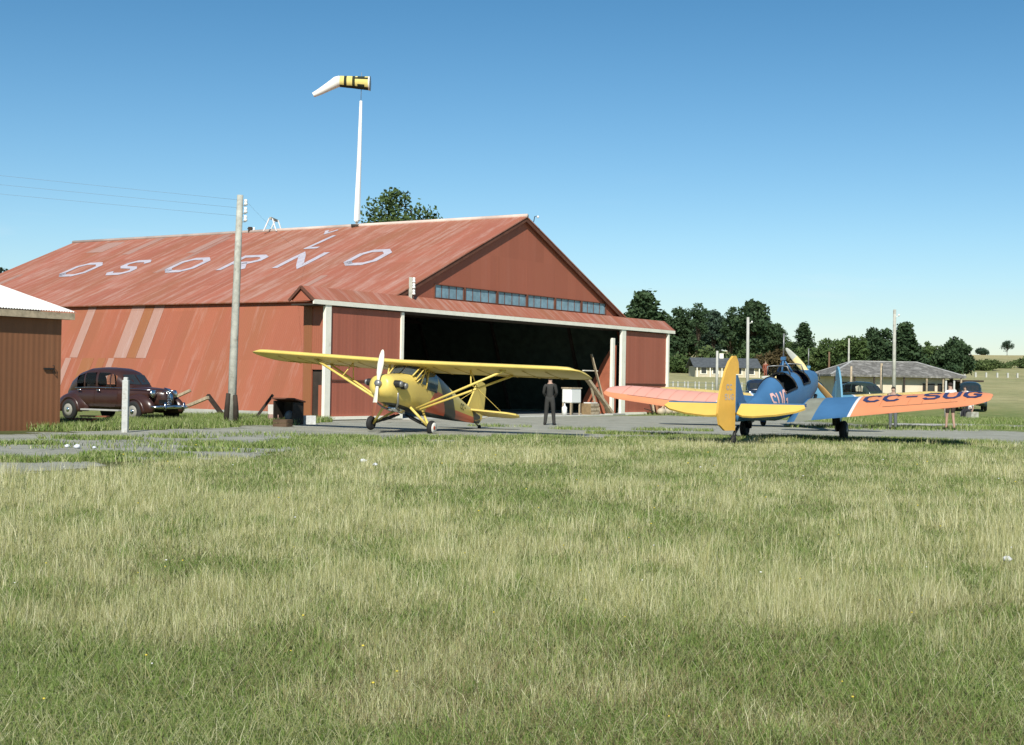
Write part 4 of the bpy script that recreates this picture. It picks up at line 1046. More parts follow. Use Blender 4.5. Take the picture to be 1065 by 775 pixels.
# ------------------------------------------------------------------ cars
def car(label, loc, rz, paint, group=None):
    t = thing('parked_car', label, 'car', loc, rz, group); t.scale = (1.08, 1.08, 1.10)
    low = [(2.16, .16, .58, .92), (2.10, .24, .52, 1.0), (1.85, .34, .48, 1.06), (1.3, .45, .42, 1.10), (.85, .56, .38, 1.12), (.62, .70, .36, 1.12), (.2, .74, .35, 1.12), (-.7, .75, .35, 1.12), (-1.3, .73, .37, 1.10), (-1.8, .64, .42, 1.02), (-2.15, .48, .48, .86), (-2.3, .30, .55, .72)]
    m = MB(); m.loft([sup(x, w, a, b, 24, 3.2) for x, w, a, b in low], 0, True); body = m.build('body', paint, t)
    cab = [(.92, .50, 1.02, 1.12), (.80, .55, 1.0, 1.24), (.52, .61, 1.0, 1.50), (.36, .64, 1.0, 1.61), (.10, .66, 1.0, 1.68), (-.5, .67, 1.0, 1.71), (-1.0, .66, 1.0, 1.68), (-1.4, .63, 1.0, 1.57), (-1.75, .57, .95, 1.36), (-2.05, .44, .9, 1.06)]
    cab2 = [(x, w, a - .3, b) for x, w, a, b in cab]
    WIN = ((.42, .20), (.14, -.38), (-.48, -.98), (-1.05, -1.40))
    xs = sorted({q[0] for q in cab2} | {x for w in WIN for x in w}, reverse=True)
    full = [lerp_sec(cab2, x) for x in xs]
    def win(i, j): return any(a >= full[i][0] - 1e-4 and full[i + 1][0] >= b - 1e-4 for a, b in WIN) and j in (27, 0, 1, 11, 12, 13)
    m = MB(); m.loft([sup(*q, 28, 3.0) for q in full], 0, True, skip=win); cb = m.build('cabin', paint, t)
    m = MB(); m.box((-1.0, 0, .95), (.16, 1.05, .42)); m.box((-.1, 0, .95), (.14, 1.05, .40)); m.build('seat', mat('dark_upholstery', (.03, .025, .02), .9), cb)
    GL = mat('car_glass', (.03, .035, .035), .06, var=.1, spec=.9); CL = glass('clear_car_glass', .8)
    def pane(x0, x1, z0, z1, sg, slx0=0, slx1=0, par=None, name='side_window', m_=None, secs=cab2, e=3.0, off=.006, n=8):
        mm = MB(); g = []
        for i in range(n + 1):
            for j in range(n + 1):
                f_ = j / n; a = x0 + slx0 * f_; b = x1 + slx1 * f_; x = a + (b - a) * i / n; z = z0 + (z1 - z0) * f_
                # round the corners
                u_ = abs(2 * i / n - 1); v_ = abs(2 * f_ - 1)
                if u_ > .7 and v_ > .7:
                    k_ = (u_ - .7) / .3 * (v_ - .7) / .3 * .10; z += (-1 if f_ > .5 else 1) * k_ * (z1 - z0); x += (-1 if (2 * i / n - 1) * (b - a) > 0 else 1) * k_ * abs(b - a)
                g.append((x, sg * (sec_y(secs, x, z, e) + off), z))
        mm.add(g, [(i * (n + 1) + j, (i + 1) * (n + 1) + j, (i + 1) * (n + 1) + j + 1, i * (n + 1) + j + 1) for i in range(n) for j in range(n)], 0, True)
        return mm.build(name, m_ or CL, par or cb)
    for sg in (-1, 1):
        pane(.44, .20, 1.16, 1.50, sg, -.14, 0); pane(.14, -.38, 1.16, 1.55, sg); pane(-.48, -.98, 1.16, 1.54, sg); pane(-1.05, -1.42, 1.18, 1.47, sg, 0, .20)
        for x0, x1 in ((.55, -.42), (-.46, -1.30)):
            d = pane(x0, x1, .46, 1.08, sg, 0, 0, t, 'door', paint, low, 3.2, .008)
            m = MB(); m.tube([(x1 + .12, sg * .79, .98), (x1 + .28, sg * .80, .98)], .018, 6); m.box((x1 + .13, sg * .775, .98), (.04, .05, .04)); m.build('handle', M_chrome, d)
        m = MB(); m.tube([(1.9, sg * .345, 1.0), (1.3, sg * .455, 1.035), (.85, sg * .575, 1.055), (.6, sg * .70, 1.06), (-.6, sg * .755, 1.065), (-1.4, sg * .715, 1.04)], .012, 6); m.build('trim_strip', M_chrome, t)
        # wings over the wheels
        for cx, rx in ((1.42, .72), (-1.52, .74)):
            m = MB(); m.ellipsoid((cx - .02, sg * .63, .46), (rx, .23, .42), 0, 22, 14, .30); rings = []
            for k in range(15):
                a = R(-8) + R(196) * k / 14; ring = []
                for q in range(8):
                    b = 2 * math.pi * q / 8; rr = .40 + .05 * math.cos(b); ring.append(Vector((cx + rr * math.cos(a) * 1.06, sg * (.76 + .11 * math.sin(b)), .34 + rr * math.sin(a))))
                rings.append(ring)
            m.loft(rings, 0, True); m.build('mudguard', paint, t)
            w_ = wheel(t, Vector((cx, sg * .80, .335)), .335, .17, M_chrome, mat('dusty_wheel', (.30, .29, .25), .6, var=.15), None, sg)
        m = MB(); m.box((-.05, sg * .78, .36), (1.75, .24, .05)); m.build('running_board', mat('grey_rubber_board', (.40, .40, .37), .6), t, bevel=.01)
        m = MB(); m.lathe([(.02, -.20), (.07, -.16), (.115, -.02), (.12, .03)], (1.88, sg * .46, .90), 'x', 14); hl = m.build('headlight', paint, t)
        m = MB(); m.lathe([(.02, .055), (.07, .05), (.10, .035), (.125, .02), (.125, 0.0)], (1.89, sg * .46, .90), 'x', 14); m.build('lens', M_chrome, hl)
    m = MB()
    for sg in (-1, 1): m.quad([(.885, sg * .02, 1.17), (.83, sg * .44, 1.19), (.515, sg * .46, 1.475), (.56, sg * .02, 1.49)])
    m.build('windscreen', GL, cb)
    m = MB(); m.quad([(-1.93, -.28, 1.16), (-1.93, .28, 1.16), (-1.60, .30, 1.41), (-1.60, -.30, 1.41)]); m.build('rear_window', GL, cb)
    m = MB()
    for k in range(9):
        z = .58 + k * .05; w = .10 + .10 * math.sin(math.pi * (k + 1) / 11); m.tube([(2.05, -w - .06, z), (2.19, -.04, z), (2.22, 0, z), (2.19, .04, z), (2.05, w + .06, z)], .014, 6)
    m.tube([(2.20, 0, .52), (2.22, 0, .8), (2.14, 0, 1.03), (1.9, 0, 1.085)], [.05, .05, .04, .015], 8); m.build('grille', M_chrome, t)
    for x, sgx in ((2.34, 1), (-2.42, -1)):
        m = MB(); m.tube([(x - sgx * .16, -.82, .50), (x - sgx * .03, -.55, .50), (x, 0, .50), (x - sgx * .03, .55, .50), (x - sgx * .16, .82, .50)], [.03, .055, .06, .055, .03], 8)
        for y in (-.4, .4): m.beam((x, y, .5), (x - sgx * .4, y * .8, .48), .05, .04); m.tube([(x + sgx * .02, y, .40), (x + sgx * .06, y, .5), (x + sgx * .02, y, .64)], .04, 6)
        m.build('bumper', M_chrome, t)
    m = MB(); m.box((2.16, -.30, .66), (.015, .32, .12)); m.build('number_plate', M_black, t)
    return t
MAR = mat('maroon_black_paint', (.046, .020, .015), .3, var=.1, spec=.6)
car('dark maroon rounded sedan parked by the hangar side wall', (-13.62, 49.75, 0), R(-32), MAR)
car('dark car half hidden behind the blue plane fuselage', ONG(788, 88), R(262), mat('dark_blue_car', (.02, .03, .05), .2, spec=.6))
car('dark green car standing in front of the cream building wall', ONG(900, 86), R(300), mat('dark_green_car', (.03, .045, .035), .2, spec=.6))
car('dark car parked beside the right end of the hip-roofed building', ONG(1009, 92), R(255), mat('dark_teal_car', (.02, .035, .04), .2, spec=.6))
# brown trestle of boards by the rear wheel
tb = thing('board_trestle', 'low stack of reddish brown boards beside the car rear wheel', 'boards', G(80, 444), R(-12))
for k, (x, y, z, w) in enumerate(((0, 0, .20, 1.0), (.1, .1, .245, .9), (.45, .25, .33, .9))):
    m = MB(); m.box((x, y, z), (w, .22, .04)); m.build('board', mat('red_brown_board', (.20, .075, .04), .85, var=.25), tb)
for x in (-.3, .35):
    m = MB(); m.box((x, .05, .09), (.12, .2, .18)); m.build('block', M_soffit, tb)

# ------------------------------------------------------------------ people
def skin_mesh(name, V_, E_, rad, m_, parent, sub=2, rootv=0):
    me = bpy.data.meshes.new(name); me.from_pydata(V_, E_, [])
    o = bpy.data.objects.new(name, me); COL.objects.link(o)
    sk = o.modifiers.new('skin', 'SKIN'); sk.use_smooth_shade = True
    for i, r_ in enumerate(rad):
        d = me.skin_vertices[0].data[i]; d.radius = (r_, r_) if not isinstance(r_, tuple) else r_; d.use_root = (i == rootv)
    sb_ = o.modifiers.new('sub', 'SUBSURF'); sb_.levels = sub; sb_.render_levels = sub
    dg = bpy.context.evaluated_depsgraph_get(); dg.update()
    nm = bpy.data.meshes.new_from_object(o.evaluated_get(dg))
    o.modifiers.clear(); o.data = nm; nm.materials.clear(); nm.materials.append(m_)
    for p in nm.polygons: p.use_smooth = True
    if parent is not None: o.parent = parent
    return o
SKIN = mat('skin', (.42, .27, .20), .6, var=.05); HAIR = mat('dark_hair', (.03, .02, .015), .7, var=.2); SHOE = mat('black_shoe', (.02, .018, .016), .5)
def person(label, loc, rz, h, top, legs, sleeve='long', leglen='long', hair=HAIR, walk=.0, sit=False, arms=0.0, group=None, spread=0.0):
    """faces +x; one skinned body with clothes and hair as children"""
    k = h / 1.75
    t = thing('person', label, 'person', loc, rz, group); t.scale = (k, k, k)
    dz = -.50 if sit else 0
    J = dict(pel=(0, 0, .96 + dz), bel=(.01, 0, 1.10 + dz), che=(0, 0, 1.30 + dz), nb=(-.01, 0, 1.46 + dz), nk=(.01, 0, 1.53 + dz), hd=(.02, 0, 1.61 + dz), hm=(.025, 0, 1.665 + dz), ht=(.015, 0, 1.715 + dz), nose=(.115, 0, 1.615 + dz))
    for n, sg in (('l', 1), ('r', -1)):
        st_ = walk * sg
        if sit:
            J.update({'hip' + n: (.05, sg * .09, .45), 'kn' + n: (.45, sg * .11, .47), 'an' + n: (.48, sg * .11, .09), 'to' + n: (.63, sg * .12, .04)})
        else:
            J.update({'hip' + n: (0, sg * .09, .92), 'kn' + n: (.02 + st_ * .5, sg * (.10 + spread * .5), .50), 'an' + n: (-.02 + st_, sg * (.11 + spread), .09), 'to' + n: (.15 + st_, sg * (.135 + spread * 1.2), .035)})
        J.update({'low' + n: (.0, sg * .03, .88 + dz), 'cuf' + n: (J['an' + n][0], J['an' + n][1], J['an' + n][2] - .045)}); J.update({'sh' + n: (-.01, sg * .175, 1.41 + dz), 'el' + n: (-.03 + arms * .4 - st_ * .2, sg * .235, 1.14 + dz + arms * .05), 'wr' + n: (.05 + arms - st_ * .4, sg * (.235 - arms * .5), .90 + dz + arms * .45), 'ha' + n: (.075 + arms * 1.1 - st_ * .45, sg * (.23 - arms * .6), .82 + dz + arms * .55)})
        for q in range(4):
            J['f%d' % q + n] = (.055 + q * .018 + arms * 1.2 - st_ * .45, sg * (.235 - arms * .6), .735 + dz + arms * .6 - (.012, .02, .015, .0)[q] * 1.0)
        J['th' + n] = (.125 + arms * 1.1 - st_ * .45, sg * (.21 - arms * .6), .79 + dz + arms * .55)
    E_ = [('pel', 'bel'), ('bel', 'che'), ('che', 'nb'), ('nb', 'nk'), ('nk', 'hd'), ('hd', 'hm'), ('hm', 'ht'), ('hd', 'nose')]
    for n in 'lr':
        E_ += [('pel', 'hip' + n), ('hip' + n, 'kn' + n), ('kn' + n, 'an' + n), ('an' + n, 'to' + n), ('nb', 'sh' + n), ('sh' + n, 'el' + n), ('el' + n, 'wr' + n), ('wr' + n, 'ha' + n), ('ha' + n, 'th' + n)] + [('ha' + n, 'f%d' % q + n) for q in range(4)]
    rad = dict(low=.118, cuf=.042, pel=.115, bel=.11, che=.125, nb=.075, nk=.052, hd=.085, hm=.088, ht=.055, nose=.016, hip=.085, kn=.058, an=.042, to=.035, sh=.058, el=.042, wr=.030, ha=.034, th=.011)
    def rr(n): return rad.get(n, rad.get(n[:-1], .0095))
    names = [n for n in J if n[:3] not in ('low', 'cuf')]; ix = {n: i for i, n in enumerate(names)}
    skin_mesh('body', [J[n] for n in names], [(ix[a], ix[b]) for a, b in E_], [rr(n) for n in names], SKIN, t, 1)
    def cloth(name, keep, edges, inc, m_, over={}):
        ns = [n for n in keep]; q = {n: i for i, n in enumerate(ns)}
        P = dict(J); P.update(over)
        skin_mesh(name, [P[n] for n in ns], [(q[a], q[b]) for a, b in edges], [rr(n) + inc for n in ns], m_, t, 1)
    arm = ['shl', 'shr', 'ell', 'elr'] + (['wrl', 'wrr'] if sleeve == 'long' else [])
    ed = [('pel', 'bel'), ('bel', 'che'), ('che', 'nb'), ('nb', 'shl'), ('nb', 'shr'), ('shl', 'ell'), ('shr', 'elr')] + ([('ell', 'wrl'), ('elr', 'wrr')] if sleeve == 'long' else [])
    mid = lambda a, b, f_: tuple(p + (q - p) * f_ for p, q in zip(J[a], J[b]))
    over = {} if sleeve == 'long' else {'ell': mid('shl', 'ell', .75), 'elr': mid('shr', 'elr', .75)}
    cloth('shirt', ['pel', 'bel', 'che', 'nb', 'lowl', 'lowr'] + arm, ed + [('pel', 'lowl'), ('pel', 'lowr')], .018, top, over)
    lo = ['anl', 'anr', 'cufl', 'cufr'] if leglen == 'long' else []
    ov2 = {} if leglen == 'long' else {'knl': mid('hipl', 'knl', .8), 'knr': mid('hipr', 'knr', .8)}
    cloth('trousers', ['pel', 'bel', 'hipl', 'hipr', 'knl', 'knr'] + lo, [('pel', 'hipl'), ('pel', 'hipr'), ('hipl', 'knl'), ('hipr', 'knr')] + [('pel', 'bel')] + ([('knl', 'anl'), ('knr', 'anr'), ('anl', 'cufl'), ('anr', 'cufr')] if lo else []), .022, legs, ov2)
    m = MB(); c = J['hm']; m.ellipsoid((c[0] - .018, c[1], c[2] + .012), (.098, .086, .085), 0, 14, 8, c[2] - .04); m.build('hair', hair, t)
    for n, sg in (('l', 1), ('r', -1)):
        a, b = J['an' + n], J['to' + n]
        m = MB(); m.ellipsoid(((a[0] + b[0]) / 2 - .01, (a[1] + b[1]) / 2, .045), (.145, .052, .06), 0, 12, 8, .0); m.build('shoe', SHOE, t)
    return t
COV = mat('dark_coverall', (.040, .040, .036), .85, var=.15); GRY = mat('grey_cloth_suit', (.13, .14, .14), .9, var=.1); WHT = mat('white_shirt', (.74, .73, .70), .85, var=.05)
DKS = mat('dark_shorts', (.045, .035, .028), .9, var=.1); RDC = mat('red_brown_clothes', (.26, .08, .05), .9, var=.1)
person('man in dark coveralls standing with his back turned under the yellow wing', G(571.5, 442.3), R(84), 1.84, COV, COV, arms=.22, spread=.05)
person('person in white shirt and dark shorts walking behind the orange wing', G(988, 447.2), R(100), 1.88, WHT, DKS, 'short', 'short', HAIR, .10)
person('person in grey standing behind the orange wing near the pole', G(928.5, 446.6), R(250), 1.68, GRY, GRY)
person('person in white shirt standing beyond the orange wing tip', ONG(1004, 86), R(220), 1.68, WHT, mat('dark_trousers', (.03, .03, .035), .9), 'short')
person('seated person in white shirt beyond the orange wing tip', ONG(1009.5, 80), R(200), 1.72, WHT, MATS['dark_trousers'], 'short', 'long', HAIR, 0, True)
person('tiny distant person in red brown clothes near the long low house', ONG(796, 150), R(250), 1.9, RDC, RDC)
p_ = ONG(1009.5, 80); m = MB(); m.box((0, 0, .19), (.5, 1.0, .38)); o = m.build('low_bench', M_greywood, bevel=.01); o.location = p_ + Vector((-.05, 0, 0)); o.rotation_euler.z = R(200); tag(o, 'low grey bench under the seated person', 'bench')

# ------------------------------------------------------------------ houses behind
def house_long():
    d = 158; c = ONG(752, d); t = thing('long_house', 'long low cream house with dark grey roof before the dark trees', 'house', c + Vector((0, 0, -.15)), R(4))
    w, dp, hw, hr = 7.6, 4.5, 1.25, 2.2
    CR = mat('cream_wall', (.52, .47, .35), .85, var=.08); SL = mat('dark_slate', (.085, .095, .10), .7, var=.25, scale=3)
    m = MB(); m.box((0, 0, hw / 2), (w - .6, dp - .6, hw)); m.prism([(w / 2 - .35, -dp / 2 + .3, hw), (w / 2 - .35, dp / 2 - .3, hw), (w / 2 - .35, 0, hr - .1)], (.04, 0, 0)); wl = m.build('wall', CR, t)
    m = MB()
    slope_sheet(m, (-w / 2, -dp / 2 - .1, hw - .12), (w / 2, -dp / 2 - .1, hw - .12), (w / 2, 0, hr), (-w / 2, 0, hr), .08); slope_sheet(m, (w / 2, dp / 2 + .1, hw - .12), (-w / 2, dp / 2 + .1, hw - .12), (-w / 2, 0, hr), (w / 2, 0, hr), .08)
    rf = m.build('roof', SL, t, recalc=False)
    m = MB(); m.box((-.25, .1, hr + .15), (.45, .45, .7)); m.build('chimney', M_white, rf)
    for x in (-2.6, -1.3, 0, 1.3, 2.7):
        m = MB(); m.box((x, -dp / 2 + .28, .75), (.75, .06, .8)); f_ = m.build('window', M_white, t)
        m = MB(); m.box((x, -dp / 2 + .245, .75), (.55, .04, .62)); m.build('pane', GLD, f_)
    for x in (-3.4, -1.95, -.65, .65, 2.0, 3.5):
        m = MB(); m.box((x, -dp / 2 - .0, hw / 2 - .05), (.1, .1, hw - .1)); m.build('veranda_post', M_white, t)
GLD = mat('dark_window_glass', (.04, .045, .045), .15, spec=.7)
house_long()
def house_hip():
    d = 96; c = ONG(921, d); t = thing('hip_roofed_house', 'cream walled house with weathered grey hip roof on right', 'house', c, R(3))
    w, dp, ez, rzz = 9.0, 5.5, 2.12, 3.05
    SH = mat('weathered_shingle', (.15, .145, .13), .9, var=.35, scale=5, bump=.5, dirt=(.32, .31, .285), dscale=2.2, dlo=.5, dhi=.68)
    m = MB(); m.box((-.35, 0, 1.0), (w - 1.7, dp - 1.2, 2.0)); m.build('wall', mat('cream_plaster', (.66, .58, .44), .85, var=.10, scale=.8, dirt=(.48, .42, .32), dscale=.7), t)
    m = MB(); a = [(-w / 2, -dp / 2, ez), (w / 2, -dp / 2, ez), (w / 2, dp / 2, ez), (-w / 2, dp / 2, ez)]; r0, r1 = (-w / 2 + 2.2, 0, rzz), (w / 2 - 2.4, 0, rzz)
    b = [(x, y, z - .12) for x, y, z in a]
    m.add(a + [r0, r1] + b, [(0, 1, 5, 4), (1, 2, 5), (2, 3, 4, 5), (3, 0, 4), (6, 7, 1, 0), (7, 8, 2, 1), (8, 9, 3, 2), (9, 6, 0, 3), (9, 8, 7, 6)], 0)
    rf = m.build('roof', SH, t)
    m = MB()
    for q, r_ in ((a[0], r0), (a[1], r1), (a[2], r1), (a[3], r0)): m.beam(Vector(q) + Vector((0, 0, .02)), Vector(r_) + Vector((0, 0, .02)), .14, .05)
    m.beam(Vector(r0) + Vector((0, 0, .02)), Vector(r1) + Vector((0, 0, .02)), .14, .05); m.build('hip_cap', mat('pale_shingle', (.42, .42, .40), .8, var=.2), rf)
    for x in (-4.2, -2.9, -1.6, .4, 1.9, 3.0, 4.2):
        m = MB(); m.box((x, -dp / 2 + .12, 1.0), (.10, .10, 2.0)); m.build('veranda_post', M_dark if x < 1 else M_wood, t)
    for x in (-3.4, 2.2, 3.2):
        m = MB(); m.box((x, -dp / 2 + .58, 1.15), (.8, .06, .95)); f_ = m.build('window', M_dark, t)
        m = MB(); m.box((x, -dp / 2 + .545, 1.15), (.62, .04, .75)); m.build('pane', GLD, f_)
    m = MB(); m.box((w / 2 + .9, .6, 1.85), (2.0, 3.0, .12)); m.box((w / 2 + .9, 2.0, .95), (1.8, .1, 1.7)); m.build('lean_to', M_dark, t)
house_hip()

# ------------------------------------------------------------------ poles, posts and fences
def pole(px, ytop, ybase, d, r, label, m_=None, arm=False):
    a = ONG(px, d); top = AT(px + .5, ytop, d)
    t = thing('utility_pole', label, 'pole', a)
    v = top - a; m = MB(); m.tube([(0, 0, -.1), v * .5, v], [r, r * .9, r * .75], 8); m.build('shaft', m_ or M_greywood, t)
    if arm:
        m = MB(); m.tube([v * .93 + Vector((-.02, 0, 0)), v * .93 + Vector((.25, -.02, .05))], .02, 6); m.lathe([(.01, -.06), (.06, -.05), (.05, .06), (.01, .07)], v * .93 + Vector((.25, -.02, .1)), 'z', 8); m.build('insulator', M_porcelain, t)
    return t
PALEP = mat('pale_pole', (.46, .46, .41), .85, var=.12)
pole(777.5, 330, 400, 92, .115, 'tall pale utility pole behind the trainer rudder', PALEP, True)
pole(930, 322, 410, 84, .12, 'tall weathered utility pole in front of the hip-roofed house', M_greywood, True)
pole(745.5, 365, 400, 110, .12, 'short white pole left of the yellow rudder top', PALEP)
pole(882.5, 352, 400, 105, .08, 'thin pole behind the left slope of the hip roof', M_greywood)
pole(916.5, 378, 410, 88, .10, 'short pale post left of the weathered utility pole', M_wood)
pole(862, 366, 395, 125, .10, 'short brown post left of the hip roof', mat('brown_post', (.16, .10, .06), .9))
pole(885, 381, 410, 90, .09, 'pale stump post beside the pale blue fin', M_wood)
pole(983.5, 396, 412, 80, .07, 'left one of two pale stakes before the dark car', PALEP)
pole(992, 396, 412, 80, .07, 'right one of two pale stakes before the dark car', PALEP)
proto = None
def fpost(p, h, w, group, label):
    global proto
    if proto is None:
        m = MB(); m.box((0, 0, .5), (1, 1, 1.04)); m.box((0, 0, 1.05), (.7, .7, .10)); proto = o = m.build('fence_post', PALEP)
    else:
        o = proto.copy(); COL.objects.link(o)
    o.location = p; o.scale = (w, w, h); tag(o, label, 'fence post', group)
for px in (700, 705, 712, 715.5, 723, 727, 734, 741, 771.5, 784, 796):
    fpost(ONG(px, 118), .72, .11, 'white fence posts in the field left of the trainer', 'pale fence post in the field before the long low house')
for px in (990, 1003, 1014.5, 1025.5, 1037, 1048, 1058):
    fpost(ONG(px, 178), .55, .2, 'white fence posts at the foot of the hill', 'small white fence post at the foot of the hill')
for z in (.35, .68):
    m = MB(); m.tube([ONG(px, 118) + Vector((0, -.1, z)) for px in (690, 715, 741, 771, 796, 830)], .012, 5)
    tag(m.build('fence_wire', M_wire), ('lower' if z < .5 else 'upper') + ' strand of the wire fence before the long house', 'wire')
st = random.Random(11)
for k, px in enumerate((1016, 1026, 1036, 1047, 1056, 1064)):
    m = MB(); m.ellipsoid((0, 0, .10), (st.uniform(.25, .4), .22, st.uniform(.16, .26)), 0, 9, 6, 0)
    for i, v in enumerate(m.v): m.v[i] = (v[0] * st.uniform(.9, 1.1), v[1] * st.uniform(.9, 1.1), v[2])
    o = m.build('pale_stone', mat('pale_stone_rock', (.42, .42, .39), .9, var=.2, bump=.4)); o.location = G(px, 431 + st.uniform(-.8, .8)); o.rotation_euler.z = st.uniform(0, 3)
    tag(o, 'pale grey stone in a row on the grass at right', 'stone', 'row of pale stones at right')

# ------------------------------------------------------------------ trees
def leaf_mat(name, a, b):
    k = NT(name); g = k.n('NewGeometry'); o = k.objc()
    f = k.math('ADD', k.math('MULTIPLY', g.outputs['Random Per Island'], .5), k.math('MULTIPLY', k.ramp(k.noise(o, .55, 3), .35, .65), .5))
    k.l(k.mix(f, a, b), k.b.inputs['Base Color']); k.b.inputs['Roughness'].default_value = .75; k.b.inputs['Specular IOR Level'].default_value = .15
    MATS[name] = k.m; return k.m
L_dark = leaf_mat('dark_evergreen_leaves', (.022, .046, .020), (.062, .100, .044))
L_mid = leaf_mat('mid_green_leaves', (.034, .064, .020), (.095, .140, .046))
L_hedge = leaf_mat('hedge_leaves', (.040, .068, .022), (.110, .145, .050))
L_red = leaf_mat('reddish_leaves', (.055, .045, .02), (.11, .08, .036))
L_blue = leaf_mat('blue_green_leaves', (.026, .050, .032), (.066, .104, .066))
M_bark = mat('bark', (.10, .075, .055), .95, var=.3, bump=.5)
def leaves(name, P, size, m_, parent, seed, flatten=.0):
    r = np.random.default_rng(seed); n = len(P)
    a = r.normal(size=(n, 3)); a /= np.linalg.norm(a, axis=1)[:, None]
    b = r.normal(size=(n, 3)); b -= (a * b).sum(1)[:, None] * a; b /= np.linalg.norm(b, axis=1)[:, None]
    s_ = size * r.uniform(.6, 1.35, n)[:, None]
    a, b = a * s_, b * s_ * .62
    if flatten: a[:, 2] *= 1 - flatten; b[:, 2] *= 1 - flatten
    V_ = np.stack([P - a, P - b * .9 + a * .2, P + a, P + b], 1).reshape(-1, 3)
    me = bpy.data.meshes.new(name); me.vertices.add(4 * n); me.vertices.foreach_set('co', V_.astype(np.float32).ravel())
    me.loops.add(4 * n); me.loops.foreach_set('vertex_index', np.arange(4 * n, dtype=np.int32)); me.polygons.add(n)
    me.polygons.foreach_set('loop_start', np.arange(0, 4 * n, 4, dtype=np.int32)); me.polygons.foreach_set('loop_total', np.full(n, 4, np.int32))
    me.materials.append(m_); me.update(calc_edges=True)
    o = bpy.data.objects.new(name, me); COL.objects.link(o); o.parent = parent; return o
def tree(label, base, h, w, kind, lm, seed, group=None, n=2600, bare=.18, name=None, cat='tree', lsz=None):
    n = int(n * 1.6)
    r = np.random.default_rng(seed); rr = random.Random(seed)
    t = thing(name or ('conifer_tree' if kind == 'conifer' else 'leafy_tree'), label, cat, base, 0, group)
    m = MB(); tr_ = max(.12, h * .018); top = h * (.97 if kind == 'conifer' else .72)
    m.tube([(0, 0, -.3), (rr.uniform(-.1, .1), 0, top * .4), (rr.uniform(-.2, .2), 0, top)], [tr_ * 1.2, tr_ * .85, tr_ * .25], 7)
    P = []
    if kind == 'conifer':
        nl = max(14, int(h * 1.9))
        for i in range(nl):
            f_ = (i + .5) / nl; z = h * (bare + (1 - bare) * f_); rad = w / 2 * (1 - f_) ** .75 * rr.uniform(.72, 1.1) + .12
            for q in range(rr.randint(5, 8)):
                a = rr.uniform(0, 6.28); L_ = rad * rr.uniform(.6, 1.12); e = np.array([math.cos(a) * L_, math.sin(a) * L_, z + L_ * rr.uniform(-.28, .12)])
                m.tube([(0, 0, z), tuple(e)], [tr_ * .2 * (1.1 - f_) + .01, .01], 4)
                k = max(8, int(n / nl / 5)); tt = r.uniform(.15, 1.05, k)[:, None]
                P.append(np.array([0, 0, z]) + (e - np.array([0, 0, z])) * tt + r.normal(size=(k, 3)) * np.array([.16, .16, .13]) * (w * .24))
    else:
        ncl = 24 if kind == 'round' else (34 if kind == 'open' else 30)
        for i in range(ncl):
            for _ in range(30):
                q = r.normal(size=3); q /= np.linalg.norm(q); q *= r.uniform(.25, .95) ** .6 if kind != 'open' else r.uniform(.35, 1.08)
                if kind == 'round' and q[2] < -.75: continue
                break
            wz = h * (1 - bare) / 2; zc = h * bare + wz
            sq = 1.0 if q[2] < .2 else .92
            c = np.array([q[0] * w / 2 * .82 * sq, q[1] * w / 2 * .82 * sq, zc + q[2] * wz * .86]); cr_ = w * (r.uniform(.12, .21) if kind != 'open' else r.uniform(.06, .15))
            m.tube([(0, 0, min(top * .9, max(.5, c[2] - h * .28))), tuple(c * np.array([.5, .5, 1]) - np.array([0, 0, h * .05])), tuple(c)], [tr_ * .35, tr_ * .2, .015], 5)
            k = n // ncl; u_ = r.normal(size=(k, 3)); u_ /= np.linalg.norm(u_, axis=1)[:, None]; u_ *= r.uniform(.1, 1, k)[:, None] ** .45
            P.append(c + u_ * cr_ * np.array([1.15, 1.15, .8]) + r.normal(size=(k, 3)) * cr_ * .12)
    m.build('trunk', M_bark, t)
    leaves('crown', np.concatenate(P), lsz or (max(.12, w * .042) if kind != 'conifer' else max(.11, w * .042)), lm, t, seed + 1, .3 if kind == 'conifer' else 0)
    return t
def tree_px(label, px, ytop, wpx, d, kind, lm, seed, group='trees beyond the airfield', n=2600, bare=.1, **kw):
    b = ONG(px, d); top = AT(px, ytop, d); tree(label, b + Vector((0, 0, -.1)), top.z - b.z, wpx * d / FPX, kind, lm, seed, group, n, bare, **kw)
tree_px('dark pointed pine rising behind the right end of the hangar', 668, 306, 82, 205, 'conifer', L_dark, 21, n=5400)
tree_px('dark broad tree nearest the hangar end', 704, 311, 40, 215, 'round', L_dark, 22, n=3400)
tree_px('narrow dark tree second in the tall clump', 725, 311, 26, 210, 'tall', L_dark, 23)
tree_px('dark tree in the middle of the tall clump', 742, 313, 30, 220, 'tall', L_blue, 24)
tree_px('dark tree left of the tallest clump tree', 759, 314, 28, 214, 'tall', L_dark, 25)
tree_px('tallest dark tree of the clump above the yellow rudder', 783, 307, 50, 210, 'round', L_dark, 26, n=4200)
tree_px('low dark tree at the right edge of the tall clump', 807, 331, 24, 218, 'tall', L_dark, 27)
tree_px('dark mid-height tree filling in behind the clump', 715, 330, 50, 232, 'round', L_dark, 41)
tree_px('dark mid-height tree filling behind the tallest tree', 765, 333, 54, 236, 'round', L_dark, 42)
tree_px('dark rounded tree filling the gap left of the pale pole', 733, 322, 46, 226, 'round', L_blue, 43)
tree_px('dark rounded tree between the hangar end and the tall clump', 690, 324, 36, 228, 'round', L_dark, 44)
tree_px('dark tree filling the low right side of the clump', 800, 338, 44, 230, 'round', L_dark, 45)
tree_px('slim spiky conifer above the trainer propeller', 836, 336, 40, 195, 'conifer', L_dark, 28, n=3400)
tree_px('small dark tree left of the slim conifer', 821, 349, 22, 200, 'round', L_mid, 29)
